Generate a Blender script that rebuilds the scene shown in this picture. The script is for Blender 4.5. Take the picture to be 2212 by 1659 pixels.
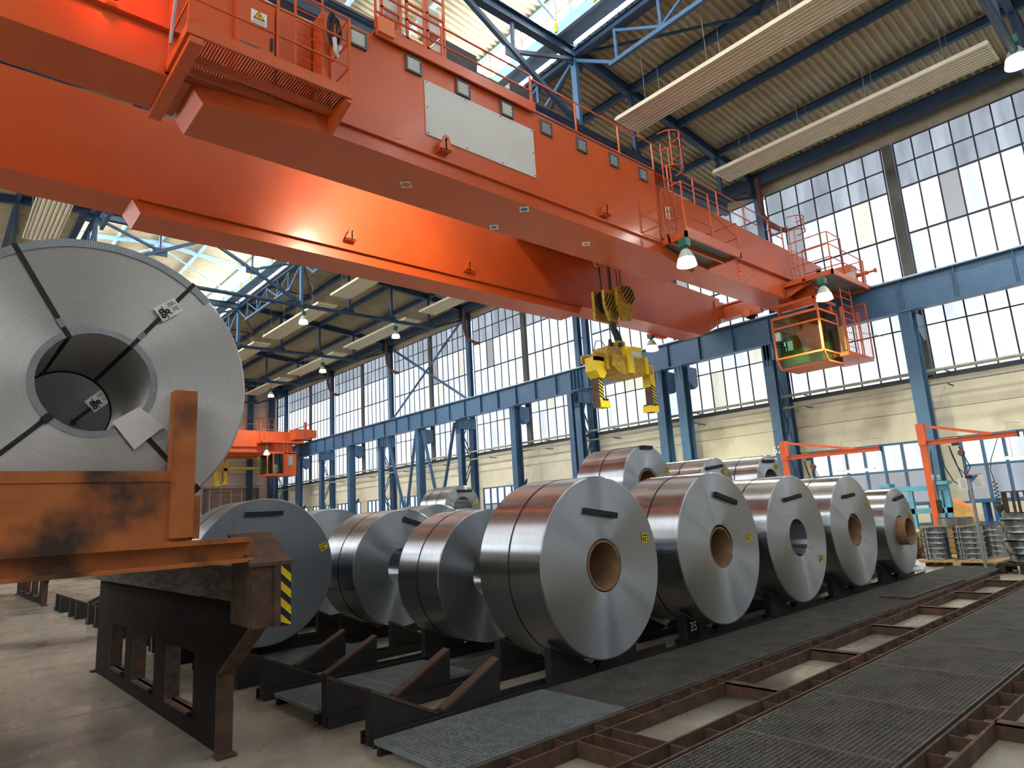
import bpy, math, random
from mathutils import Vector, Matrix
random.seed(7)
for _o in list(bpy.data.objects):
    bpy.data.objects.remove(_o)
SC = bpy.context.scene
COL = SC.collection
R = math.radians

# ------------------------------------------------------------------ camera
cd = bpy.data.cameras.new('camera')
cam = bpy.data.objects.new('camera', cd)
COL.objects.link(cam)
cd.sensor_fit = 'HORIZONTAL'
cd.sensor_width = 36.0
cd.lens = 1422.77 / 2212 * 36.0
cd.clip_end = 400
yw, pt, rl = R(42.034), R(11.215), R(-3.407)
Fv = Vector((math.sin(yw) * math.cos(pt), math.cos(yw) * math.cos(pt), math.sin(pt)))
Rv = Vector((math.cos(yw), -math.sin(yw), 0))
Uv = Rv.cross(Fv)
R2 = Rv * math.cos(rl) + Uv * math.sin(rl)
U2 = -Rv * math.sin(rl) + Uv * math.cos(rl)
cam.matrix_world = Matrix(((R2.x, U2.x, -Fv.x, 0), (R2.y, U2.y, -Fv.y, 0), (R2.z, U2.z, -Fv.z, 1.6), (0, 0, 0, 1)))
SC.camera = cam

# ------------------------------------------------------------------ world, exposure
W = bpy.data.worlds.new('sky')
SC.world = W
W.use_nodes = True
bg = W.node_tree.nodes['Background']
bg.inputs[0].default_value = (0.80, 0.88, 1.0, 1)
bg.inputs[1].default_value = 1.5
SC.view_settings.view_transform = 'Standard'
SC.view_settings.look = 'None'
SC.view_settings.gamma = 1
SC.view_settings.use_curve_mapping = False
SC.view_settings.exposure = 0.08
WIN = 1.5          # radiance of the daylit wall glazing
SKY = 15.0         # radiance of the lantern glazing
try:
    SC.cycles.max_bounces = 5
    SC.cycles.diffuse_bounces = 2
    SC.cycles.glossy_bounces = 2
    SC.cycles.use_adaptive_sampling = True
    SC.cycles.adaptive_threshold = 0.12
    SC.cycles.adaptive_min_samples = 12
    SC.cycles.transparent_max_bounces = 12
    SC.cycles.sample_clamp_indirect = 6.0
    SC.cycles.use_denoising = True
except Exception:
    pass

# ------------------------------------------------------------------ materials
MATS = {}
def srgb(r, g, b):
    f = lambda c: (c / 255 / 12.92) if c / 255 <= 0.04045 else ((c / 255 + 0.055) / 1.055) ** 2.4
    return (f(r), f(g), f(b), 1)
def mat(name, c1, c2=None, rough=0.5, metal=0.0, scale=6.0, bump=0.0, lo=0.35, hi=0.7, coat=0.0, stretch=(1, 1, 1), rough2=None, aniso=0.0, spec=None, c3=None, scale3=1.0, lo3=.5, hi3=.65, world=False):
    m = bpy.data.materials.new(name)
    m.use_nodes = True
    nt = m.node_tree
    N, L = nt.nodes, nt.links
    p = N['Principled BSDF']
    p.inputs['Base Color'].default_value = c1
    p.inputs['Roughness'].default_value = rough
    p.inputs['Metallic'].default_value = metal
    if coat:
        p.inputs['Coat Weight'].default_value = coat
        p.inputs['Coat Roughness'].default_value = 0.15
    if spec is not None:
        p.inputs['Specular IOR Level'].default_value = spec
    if c2 is not None or bump or rough2 is not None:
        tc = N.new('ShaderNodeTexCoord')
        mp = N.new('ShaderNodeMapping')
        mp.inputs['Scale'].default_value = stretch
        src = tc.outputs['Object']
        if world:
            src = N.new('ShaderNodeNewGeometry').outputs['Position']
        L.new(src, mp.inputs[0])
        nz = N.new('ShaderNodeTexNoise')
        nz.inputs['Scale'].default_value = scale
        nz.inputs['Detail'].default_value = 6
        nz.inputs['Roughness'].default_value = 0.62
        L.new(mp.outputs[0], nz.inputs['Vector'])
        rp = N.new('ShaderNodeValToRGB')
        rp.color_ramp.elements[0].position = lo
        rp.color_ramp.elements[1].position = hi
        L.new(nz.outputs['Fac'], rp.inputs[0])
        if c2 is not None:
            rp.color_ramp.elements[0].color = c1
            rp.color_ramp.elements[1].color = c2
            out = rp.outputs[0]
            if c3 is not None:
                nz3 = N.new('ShaderNodeTexNoise')
                nz3.inputs['Scale'].default_value = scale3
                nz3.inputs['Detail'].default_value = 5
                L.new(src, nz3.inputs['Vector'])
                rp3 = N.new('ShaderNodeValToRGB')
                rp3.color_ramp.elements[0].position = lo3
                rp3.color_ramp.elements[1].position = hi3
                L.new(nz3.outputs['Fac'], rp3.inputs[0])
                mx = N.new('ShaderNodeMix')
                mx.data_type = 'RGBA'
                L.new(rp3.outputs[0], mx.inputs[0])
                L.new(out, mx.inputs[6])
                mx.inputs[7].default_value = c3
                out = mx.outputs[2]
            L.new(out, p.inputs['Base Color'])
        if rough2 is not None:
            mr = N.new('ShaderNodeMapRange')
            mr.inputs['From Min'].default_value = lo
            mr.inputs['From Max'].default_value = hi
            mr.inputs['To Min'].default_value = rough
            mr.inputs['To Max'].default_value = rough2
            L.new(nz.outputs['Fac'], mr.inputs[0])
            L.new(mr.outputs[0], p.inputs['Roughness'])
        if bump:
            b = N.new('ShaderNodeBump')
            b.inputs['Strength'].default_value = bump
            b.inputs['Distance'].default_value = 0.02
            L.new(nz.outputs['Fac'], b.inputs['Height'])
            L.new(b.outputs[0], p.inputs['Normal'])
    MATS[name] = m
    return m
def emis(name, col, strength, var=0.0, grime=None):
    m = bpy.data.materials.new(name)
    m.use_nodes = True
    nt = m.node_tree
    N, L = nt.nodes, nt.links
    N.remove(N['Principled BSDF'])
    e = N.new('ShaderNodeEmission')
    e.inputs[0].default_value = col
    e.inputs[1].default_value = strength
    last = None
    if var:
        oi = N.new('ShaderNodeObjectInfo')
        mr = N.new('ShaderNodeMapRange')
        mr.inputs['To Min'].default_value = strength * (1 - var)
        mr.inputs['To Max'].default_value = strength
        L.new(oi.outputs['Random'], mr.inputs[0])
        L.new(mr.outputs[0], e.inputs[1])
    if grime:
        tc = N.new('ShaderNodeTexCoord')
        geo = N.new('ShaderNodeNewGeometry')
        mp = N.new('ShaderNodeMapping')
        mp.inputs['Scale'].default_value = (0.5, 1.1, 0.22)
        L.new(geo.outputs['Position'], mp.inputs[0])
        nz = N.new('ShaderNodeTexNoise')
        nz.inputs['Scale'].default_value = 1.3
        nz.inputs['Detail'].default_value = 4
        L.new(mp.outputs[0], nz.inputs['Vector'])
        rp = N.new('ShaderNodeValToRGB')
        rp.color_ramp.elements[0].position = 0.40
        rp.color_ramp.elements[1].position = 0.62
        rp.color_ramp.elements[0].color = grime
        rp.color_ramp.elements[1].color = col
        L.new(nz.outputs['Fac'], rp.inputs[0])
        L.new(rp.outputs[0], e.inputs[0])
    gl = N.new('ShaderNodeBsdfGlossy')
    gl.inputs['Roughness'].default_value = 0.25
    mx = N.new('ShaderNodeMixShader')
    mx.inputs[0].default_value = 0.06
    L.new(e.outputs[0], mx.inputs[1])
    L.new(gl.outputs[0], mx.inputs[2])
    L.new(mx.outputs[0], N['Material Output'].inputs[0])
    MATS[name] = m
    return m

ORG = srgb(206, 88, 34)
mat('orange', ORG, srgb(196, 80, 32), rough=0.4, scale=.7, bump=0.015, coat=0.2)
mat('orange_light', srgb(226, 124, 74), srgb(218, 112, 62), rough=0.42, scale=3)
mat('orange_jib', srgb(218, 96, 46), srgb(200, 82, 40), rough=0.4, scale=5)
mat('blue', srgb(66, 102, 134), srgb(58, 92, 124), rough=0.45, scale=3, bump=0.02)
mat('blue_shaded', srgb(38, 62, 86), srgb(30, 50, 72), rough=0.5, scale=3)  # same paint as blue, with the shade under the roof put into the colour
mat('pale_blue', srgb(150, 185, 210), srgb(135, 170, 198), rough=0.5, scale=3)
mat('sky_blue', srgb(92, 156, 182), srgb(80, 142, 170), rough=0.5, scale=6)
mat('bench_blue', srgb(36, 84, 140), srgb(30, 72, 124), rough=0.5)
mat('sheet', srgb(178, 164, 132), srgb(160, 146, 116), rough=0.6, scale=1.2)
mat('heater', srgb(214, 203, 176), srgb(204, 192, 165), rough=0.45, scale=2)
mat('wall', srgb(230, 222, 198), srgb(216, 206, 180), rough=0.8, scale=1.1, bump=0.05, c3=srgb(190, 176, 150), scale3=.35, lo3=.56, hi3=.72, world=True)
mat('wall_band', srgb(180, 170, 150), srgb(160, 150, 132), rough=0.85, scale=2, bump=0.05)
mat('back_panel', srgb(206, 182, 166), srgb(188, 164, 150), rough=0.8, scale=.8)
mat('gate_brown', srgb(150, 122, 108), srgb(132, 106, 94), rough=0.7, scale=2)
mat('pier', srgb(104, 104, 98), srgb(88, 88, 84), rough=0.85, scale=2, bump=.05)
mat('concrete', srgb(176, 169, 152), srgb(140, 132, 116), rough=0.22, rough2=0.5, scale=1.6, bump=0.03, c3=srgb(74, 67, 60), scale3=.42, lo3=.47, hi3=.66, world=True)
mat('gap', srgb(50, 46, 42), rough=.9)
mat('bar', srgb(52, 58, 62), rough=0.6)
mat('rust', srgb(92, 66, 50), srgb(56, 44, 38), rough=0.6, rough2=.8, scale=9, bump=0.15, c3=srgb(128, 82, 50), scale3=4, lo3=.58, hi3=.78)
mat('rust_orange', srgb(188, 108, 48), srgb(168, 92, 42), rough=0.5, rough2=.7, scale=5, bump=0.08, c3=srgb(56, 38, 30), scale3=2.2, lo3=.53, hi3=.68)
mat('dark_steel', srgb(38, 39, 42), srgb(50, 46, 44), rough=0.55, metal=.2, scale=5, bump=.06)
mat('grating', srgb(104, 102, 97), srgb(76, 73, 68), rough=0.5, metal=.25, scale=3)
mat('grating_new', srgb(146, 154, 156), srgb(122, 130, 132), rough=0.4, metal=.3, scale=6)
mat('black_steel', srgb(26, 21, 19), srgb(38, 28, 23), rough=0.85, scale=4, bump=.06, spec=.15)
mat('grate_brown', srgb(120, 58, 38), srgb(98, 48, 32), rough=.6, scale=4)
mat('wood_top', srgb(92, 72, 60), srgb(64, 50, 44), rough=0.8, scale=10, stretch=(1, 6, 6), bump=.15)
mat('old_wood', srgb(120, 112, 100), srgb(60, 52, 46), rough=0.85, scale=7, stretch=(4, .6, 4), bump=.25)
mat('yellow', srgb(232, 200, 20), srgb(214, 178, 18), rough=0.45, scale=6)
mat('yellow_worn', srgb(200, 160, 30), srgb(130, 96, 30), rough=0.5, scale=9, bump=.05)
mat('black', srgb(24, 24, 26), rough=0.6)
mat('foam', srgb(34, 34, 36), srgb(44, 42, 42), rough=0.8, scale=20)
mat('label_yellow', srgb(236, 214, 40), rough=0.5)
mat('white', srgb(232, 230, 226), rough=0.5)
mat('panel_white', srgb(206, 203, 196), srgb(200, 196, 188), rough=0.5, scale=1.2)
mat('plastic_white', srgb(226, 222, 220), srgb(212, 206, 204), rough=0.25, scale=4, bump=.03)
mat('ink', srgb(26, 26, 30), rough=0.6)
mat('sticker_blue', srgb(40, 104, 170), rough=0.4)
mat('sticker_orange', srgb(226, 110, 60), rough=0.4)
mat('sign_amber', srgb(240, 180, 30), rough=0.4)
mat('grey', srgb(150, 152, 152), rough=0.5)
mat('grey_dark', srgb(86, 86, 84), rough=0.5)
mat('lou_slat', srgb(214, 208, 202), rough=0.35)
mat('green', srgb(30, 100, 78), rough=0.4)
mat('card', srgb(156, 122, 88), srgb(128, 96, 68), rough=0.85, scale=12, bump=.1)
mat('card_light', srgb(196, 152, 92), srgb(178, 134, 78), rough=0.85, scale=6)
mat('pallet', srgb(206, 176, 128), srgb(180, 148, 104), rough=0.85, scale=8, stretch=(1, 6, 1))
mat('pallet_dark', srgb(66, 50, 40), srgb(50, 38, 32), rough=0.85, scale=8)
mat('pipe_brown', srgb(110, 62, 44), srgb(92, 52, 38), rough=0.6, scale=6)
mat('pipe_grey', srgb(176, 172, 158), srgb(150, 146, 134), rough=0.5, scale=8)
mat('rope', srgb(44, 38, 34), rough=0.6, metal=.4)
mat('olive', srgb(150, 150, 60), srgb(132, 134, 54), rough=0.6)
mat('skin', srgb(196, 146, 120), rough=0.6)
mat('cloth_dark', srgb(40, 44, 58), rough=0.9)
mat('cloth_blue', srgb(52, 74, 120), rough=0.9)
mat('hair', srgb(40, 30, 26), rough=0.8)
mat('mirror_edge', srgb(150, 152, 154), rough=0.25, metal=1)
mat('red_paint', srgb(200, 40, 30), rough=0.4)
mat('clear_wrap', srgb(210, 212, 214), rough=0.2)
emis('pane', (0.92, 0.965, 1.0, 1), WIN, var=.28, grime=(0.70, 0.79, 0.92, 1))
emis('pane_dim', (0.66, 0.75, 0.88, 1), WIN * .62, var=.3, grime=(0.46, 0.53, 0.62, 1))  # dim bluish panes: the top rows' sky gradient put into the emission
emis('pane_yellow', (0.93, 0.90, 0.76, 1), WIN * .8, var=.2, grime=(0.8, 0.80, 0.70, 1))
emis('pane_grey', (0.66, 0.70, 0.76, 1), WIN * .42, var=.15)
emis('pane_fill', (0.93, 0.97, 1.0, 1), WIN * 2.6)
emis('pane_lantern', (0.93, 0.97, 1.0, 1), SKY)
emis('tube_light', (1.0, 0.98, 0.86, 1), 9)
emis('lamp_glow', (0.98, 1.0, 0.80, 1), 10)
emis('lamp_rim', (0.92, 1.0, 0.70, 1), 2.2)
mat('end_wall', srgb(206, 210, 214), srgb(192, 198, 204), rough=.7, scale=1)
emis('lamp_glow_white', (1.0, 1.0, 0.93, 1), 14)
emis('red_glow', (1.0, 0.06, 0.02, 1), 40)
emis('led_blue', (0.35, 0.45, 1.0, 1), 8)

def coil_mat(name, c1, c2, rough, aniso, groove):
    m = bpy.data.materials.new(name)
    m.use_nodes = True
    nt = m.node_tree
    N, L = nt.nodes, nt.links
    p = N['Principled BSDF']
    p.inputs['Metallic'].default_value = 1
    p.inputs['Roughness'].default_value = rough
    p.inputs['Anisotropic'].default_value = aniso
    p.inputs['Anisotropic Rotation'].default_value = .25
    tg = N.new('ShaderNodeTangent')
    tg.direction_type = 'RADIAL'
    tg.axis = 'Y'
    L.new(tg.outputs[0], p.inputs['Tangent'])
    tc = N.new('ShaderNodeTexCoord')
    sep = N.new('ShaderNodeSeparateXYZ')
    L.new(tc.outputs['Object'], sep.inputs[0])
    cmb = N.new('ShaderNodeCombineXYZ')
    L.new(sep.outputs[0], cmb.inputs[0])
    L.new(sep.outputs[2], cmb.inputs[2])
    ln = N.new('ShaderNodeVectorMath')
    ln.operation = 'LENGTH'
    L.new(cmb.outputs[0], ln.inputs[0])
    # 1-D noise over the radius: the edges of the wound sheet
    c2v = N.new('ShaderNodeCombineXYZ')
    mu = N.new('ShaderNodeMath')
    mu.operation = 'MULTIPLY'
    mu.inputs[1].default_value = 60
    L.new(ln.outputs['Value'], mu.inputs[0])
    L.new(mu.outputs[0], c2v.inputs[0])
    yb = N.new('ShaderNodeMath')
    yb.operation = 'MULTIPLY'
    yb.inputs[1].default_value = 2.0
    L.new(sep.outputs[1], yb.inputs[0])
    L.new(yb.outputs[0], c2v.inputs[1])
    nz = N.new('ShaderNodeTexNoise')
    nz.inputs['Scale'].default_value = 1.0
    nz.inputs['Detail'].default_value = 8
    nz.inputs['Roughness'].default_value = 0.75
    L.new(c2v.outputs[0], nz.inputs['Vector'])
    rp = N.new('ShaderNodeValToRGB')
    rp.color_ramp.elements[0].position = 0.35
    rp.color_ramp.elements[1].position = 0.65
    rp.color_ramp.elements[0].color = c1
    rp.color_ramp.elements[1].color = c2
    L.new(nz.outputs['Fac'], rp.inputs[0])
    L.new(rp.outputs[0], p.inputs['Base Color'])
    b = N.new('ShaderNodeBump')
    b.inputs['Strength'].default_value = groove
    b.inputs['Distance'].default_value = 0.004
    L.new(nz.outputs['Fac'], b.inputs['Height'])
    L.new(b.outputs[0], p.inputs['Normal'])
    MATS[name] = m
coil_mat('coil', srgb(176, 183, 190), srgb(202, 208, 214), 0.30, 1.0, .12)
coil_mat('coil_matt', srgb(190, 187, 184), srgb(208, 205, 202), 0.46, 0.85, .2)
coil_mat('coil_dark', srgb(128, 134, 140), srgb(148, 154, 160), 0.44, 0.6, .1)
mat('galv', srgb(178, 182, 184), srgb(160, 164, 166), rough=0.26, metal=1, scale=6)

def glass_mat(name, tint, fac=.12, rough=.05):
    m = bpy.data.materials.new(name)
    m.use_nodes = True
    nt = m.node_tree
    N, L = nt.nodes, nt.links
    N.remove(N['Principled BSDF'])
    t = N.new('ShaderNodeBsdfTransparent')
    t.inputs[0].default_value = tint
    g = N.new('ShaderNodeBsdfGlossy')
    g.inputs['Roughness'].default_value = rough
    g.inputs['Color'].default_value = (.8, .9, .8, 1)
    mx = N.new('ShaderNodeMixShader')
    mx.inputs[0].default_value = fac
    L.new(t.outputs[0], mx.inputs[1])
    L.new(g.outputs[0], mx.inputs[2])
    L.new(mx.outputs[0], N['Material Output'].inputs[0])
    MATS[name] = m
glass_mat('cab_glass', (0.50, 0.66, 0.46, 1), .14)
mat('lamp_glass', srgb(196, 202, 190), srgb(176, 184, 172), rough=.3, scale=20)

# ------------------------------------------------------------------ mesh helpers
class MB:
    def __init__(s):
        s.v, s.f = [], []
    def add(s, vs, fs):
        n = len(s.v)
        s.v += [tuple(q) for q in vs]
        s.f += [tuple(i + n for i in q) for q in fs]
        return s
    def box(s, x0, x1, y0, y1, z0, z1):
        return s.add([(x0, y0, z0), (x1, y0, z0), (x1, y1, z0), (x0, y1, z0), (x0, y0, z1), (x1, y0, z1), (x1, y1, z1), (x0, y1, z1)],
                     [(3, 2, 1, 0), (4, 5, 6, 7), (0, 1, 5, 4), (1, 2, 6, 5), (2, 3, 7, 6), (3, 0, 4, 7)])
    def beam(s, p, q, w, h, up=(0, 0, 1), off=(0, 0)):
        p, q = Vector(p), Vector(q)
        d = (q - p).normalized()
        up = Vector(up)
        if abs(d.dot(up)) > .98:
            up = Vector((0, 1, 0))
        r = d.cross(up).normalized()
        u = r.cross(d).normalized()
        o = r * off[0] + u * off[1]
        vs = []
        for c in (p, q):
            for a, b in ((-1, -1), (1, -1), (1, 1), (-1, 1)):
                vs.append(c + o + r * (a * w / 2) + u * (b * h / 2))
        return s.add(vs, [(3, 2, 1, 0), (4, 5, 6, 7), (0, 1, 5, 4), (1, 2, 6, 5), (2, 3, 7, 6), (3, 0, 4, 7)])
    def ibeam(s, p, q, w, h, t=.03, up=(0, 0, 1)):
        s.beam(p, q, w, t, up, (0, h / 2 - t / 2))
        s.beam(p, q, w, t, up, (0, -h / 2 + t / 2))
        return s.beam(p, q, t, h - 2 * t, up)
    def tube(s, pts, r, n=8, cap=True, closed=False):
        pts = [Vector(p) for p in pts]
        m = len(pts)
        vs, fs = [], []
        pu = None
        for i, p in enumerate(pts):
            if closed:
                d = (pts[(i + 1) % m] - pts[i - 1]).normalized()
            elif i == 0:
                d = (pts[1] - p).normalized()
            elif i == m - 1:
                d = (p - pts[-2]).normalized()
            else:
                d = ((pts[i + 1] - p).normalized() + (p - pts[i - 1]).normalized()).normalized()
            if pu is None:
                pu = Vector((0, 0, 1)) if abs(d.z) < .9 else Vector((1, 0, 0))
            a = d.cross(pu).normalized()
            b = a.cross(d).normalized()
            pu = b
            rr = r[i] if isinstance(r, (list, tuple)) else r
            for k in range(n):
                t = 2 * math.pi * k / n
                vs.append(p + (a * math.cos(t) + b * math.sin(t)) * rr)
        for i in range(m if closed else m - 1):
            for k in range(n):
                j = (i + 1) % m
                fs.append((i * n + k, i * n + (k + 1) % n, j * n + (k + 1) % n, j * n + k))
        if cap and not closed:
            fs.append(tuple(range(n))[::-1])
            fs.append(tuple((m - 1) * n + k for k in range(n)))
        return s.add(vs, fs)
    def prism(s, poly, vec):
        poly = [Vector(p) for p in poly]
        vec = Vector(vec)
        n = len(poly)
        vs = poly + [p + vec for p in poly]
        fs = [tuple(range(n))[::-1], tuple(range(n, 2 * n))]
        for i in range(n):
            j = (i + 1) % n
            fs.append((i, j, n + j, n + i))
        return s.add(vs, fs)
    def loft(s, a, b):
        n = len(a)
        fs = [tuple(range(n))[::-1], tuple(range(n, 2 * n))]
        for i in range(n):
            j = (i + 1) % n
            fs.append((i, j, n + j, n + i))
        return s.add(list(a) + list(b), fs)
    def lathe(s, c, prof, n=24, axis='z', closed=False, a0=0, a1=2 * math.pi):
        vs, fs = [], []
        full = abs(a1 - a0 - 2 * math.pi) < 1e-6
        cols = n if full else n + 1
        for (r, h) in prof:
            for k in range(cols):
                t = a0 + (a1 - a0) * k / n
                x, y = r * math.cos(t), r * math.sin(t)
                if axis == 'z':
                    vs.append((c[0] + x, c[1] + y, c[2] + h))
                elif axis == 'y':
                    vs.append((c[0] + x, c[1] + h, c[2] + y))
                else:
                    vs.append((c[0] + h, c[1] + x, c[2] + y))
        m = len(prof)
        for i in range(m if closed else m - 1):
            j = (i + 1) % m
            for k in range(n):
                k2 = (k + 1) % cols
                fs.append((i * cols + k, i * cols + k2, j * cols + k2, j * cols + k))
        return s.add(vs, fs)
    def disc(s, c, r, n=16, axis='z', h=.01):
        return s.lathe(c, [(0.0001, 0), (r, 0), (r, h), (0.0001, h)], n, axis)
    def mesh(s, name, org=(0, 0, 0), smooth=False):
        me = bpy.data.meshes.new(name)
        me.from_pydata([(a - org[0], b - org[1], c - org[2]) for a, b, c in s.v], [], s.f)
        if smooth:
            me.polygons.foreach_set('use_smooth', [True] * len(me.polygons))
            me.set_sharp_from_angle(angle=R(32))
        me.update()
        return me
    def build(s, name, m, parent=None, smooth=False, **props):
        o = bpy.data.objects.new(name, s.mesh(name, wl(parent), smooth))
        o.data.materials.append(MATS[m])
        return place(o, parent, **props)

WL = {}
def wl(o):
    return WL[o] if o is not None else (0, 0, 0)
def place(o, parent, **props):
    COL.objects.link(o)
    if parent is not None:
        o.parent = parent
        WL[o] = tuple(wl(parent)[i] + o.location[i] for i in range(3))
    else:
        WL[o] = tuple(o.location)
    for k, v in props.items():
        o[k] = v
    return o
def thing(name, label, cat, loc=(0, 0, 0), group=None):
    o = bpy.data.objects.new(name, None)
    o.location = loc
    o.empty_display_size = .1
    place(o, None)
    o['label'] = label
    o['category'] = cat
    if group:
        o['group'] = group
    return o
def struct(name, loc=(0, 0, 0)):
    o = bpy.data.objects.new(name, None)
    o.location = loc
    o.empty_display_size = .1
    place(o, None, kind='structure')
    return o
def inst(name, me, loc, parent, scale=None, rot=None, m=None, **props):
    """another object on shared mesh data, at a world location"""
    o = bpy.data.objects.new(name, me)
    w = wl(parent)
    o.location = tuple(loc[i] - w[i] for i in range(3))
    if scale:
        o.scale = scale
    if rot:
        o.rotation_euler = rot
    place(o, parent, **props)
    if m:
        o.material_slots[0].link = 'OBJECT'
        o.material_slots[0].material = MATS[m]
    return o
def shared(mb, name, m, smooth=False):
    me = mb.mesh(name, (0, 0, 0), smooth)
    me.materials.append(MATS[m])
    return me
def copy_tree(o, loc, label=None, rz=None):
    def rec(src, par):
        c = src.copy()
        COL.objects.link(c)
        if par is not None:
            c.parent = par
        for ch in KIDS.get(src, []):
            rec(ch, c)
        return c
    KIDS = {}
    def gather(x):
        for ch in x.children:
            KIDS.setdefault(x, []).append(ch)
            gather(ch)
    gather(o)
    r = rec(o, None)
    r.location = loc
    WL[r] = tuple(loc)
    if label:
        r['label'] = label
    if rz is not None:
        r.rotation_euler = (0, 0, rz)
    return r
def text(name, body, size, loc, rot, m, parent, align='CENTER', ext=.001):
    c = bpy.data.curves.new(name, 'FONT')
    c.body = body
    c.size = size
    c.extrude = ext
    c.align_x = align
    c.align_y = 'CENTER'
    c.materials.append(MATS[m])
    tmp = bpy.data.objects.new(name, c)
    COL.objects.link(tmp)
    me = bpy.data.meshes.new_from_object(tmp.evaluated_get(bpy.context.evaluated_depsgraph_get()))
    bpy.data.objects.remove(tmp)
    me.name = name
    if not me.materials:
        me.materials.append(MATS[m])
    o = bpy.data.objects.new(name, me)
    w = wl(parent)
    o.location = tuple(loc[i] - w[i] for i in range(3))
    o.rotation_euler = rot
    return place(o, parent)
UNIT = MB().box(-.5, .5, -.5, .5, -.5, .5)
ORDI = ['nearest', 'second nearest', 'third nearest', 'fourth nearest', 'fifth nearest', 'sixth nearest', 'seventh nearest', 'eighth nearest', 'ninth nearest', 'tenth nearest']

# ================================================================== SETTING
Y0, Y1 = -14.0, 80.0
XL, XR = -8.6, 32.4
TR = [3.0, 15.15, 28.05, 40.6, 52.6, 64.6, 76.6]            # truss lines
MID = [8.87, 21.2, 34.3, 46.4, 58.4, 70.4]                  # piers between them
# ---- floor
fl = MB().box(XL - .4, XR + .6, Y0, Y1 + .4, -.25, -.03).build('floor', 'gap', None, kind='structure')
slab = shared(MB().box(-.5, .5, -.5, .5, -.1, 0), 'slab', 'concrete')
ys = [Y0] + [7.72 + 5 * k for k in range(-4, 15)] + [Y1 + .4]
xs = [XL - .4, -2.2, 3.8, 9.8, 15.8, 21.8, 27.8, XR + .6]
for a, b in zip(xs, xs[1:]):
    for c, d in zip(ys, ys[1:]):
        o = inst('slab', slab, ((a + b) / 2, (c + d) / 2, 0), fl, (b - a - .012, d - c - .012, 1))
# ---- right wall: cream panels with a ribbon of low windows
SUP = sorted(TR + MID)
wr = MB().box(XR + .12, XR + .5, Y0, Y1, 0, 6.4).build('wall_right', 'wall_band', None, kind='structure')
pan = shared(UNIT, 'wall_panel', 'wall')
edges = [Y0, -3.2] + SUP + [Y1]
LOWWIN = []
for a, b in zip(edges, edges[1:]):
    m_, w_ = (a + b) / 2, b - a - .02
    inst('wall_panel', pan, (XR + .06, m_, .5), wr, (.2, w_, 1.0))
    inst('wall_panel', pan, (XR + .06, m_, 4.37), wr, (.2, w_, 1.24))
    inst('wall_panel', pan, (XR + .06, m_, 5.71), wr, (.2, w_, 1.40))
    inst('wall_panel', pan, (XR + .06, a + .36, 2.37), wr, (.2, .70, 2.7))
    inst('wall_panel', pan, (XR + .06, b - .36, 2.37), wr, (.2, .70, 2.7))
    LOWWIN.append((a + .72, b - .72))
MB().box(XR - .1, XR + .3, Y0, Y1, 17.45, 18.35).build('trim_1', 'wall_band', None, kind='structure')
MB().box(XR - .12, XR + .1, Y0, Y1, 6.30, 6.46).build('trim_2', 'bar', None, kind='structure')
# ---- other walls
wb = MB().box(XL - .4, XR + .6, Y1 + .1, Y1 + .5, 0, 23.5).build('wall_back', 'gap', None, kind='structure')
bp = shared(UNIT, 'wall_panel', 'back_panel')
for i in range(7):
    for k in range(17):
        inst('wall_panel', bp, (XL + 5.85 * i + 2.95, Y1 + .05, .68 + 1.36 * k), wb, (5.78, .12, 1.33))
gb = shared(UNIT, 'gate_board', 'gate_brown')
dg = struct('door_1', (27, Y1 - .1, 0))
for k in range(13):
    inst('gate_board', gb, (27.0, Y1 - .12, .28 + .5 * k), dg, (5.9, .08, .46))
for k in range(5):
    inst('gate_post', gb, (24.6 + 1.2 * k, Y1 - .2, 3.2), dg, (.1, .08, 6.4), m='back_panel')
inst('gate_lintel', gb, (27, Y1 - .22, 6.65), dg, (6.3, .3, .2), m='pipe_grey')
for x in (23.95, 30.05):
    inst('gate_jamb', gb, (x, Y1 - .2, 3.3), dg, (.2, .25, 6.6), m='grey_dark')
MB().box(XL - .5, XL - .1, Y0, Y1, 0, 19).build('wall_left', 'wall', None, kind='structure')
MB().box(XL - .4, XR + .6, Y0 - .5, Y0 - .1, 0, 23.5).build('wall_front', 'end_wall', None, kind='structure')
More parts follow.
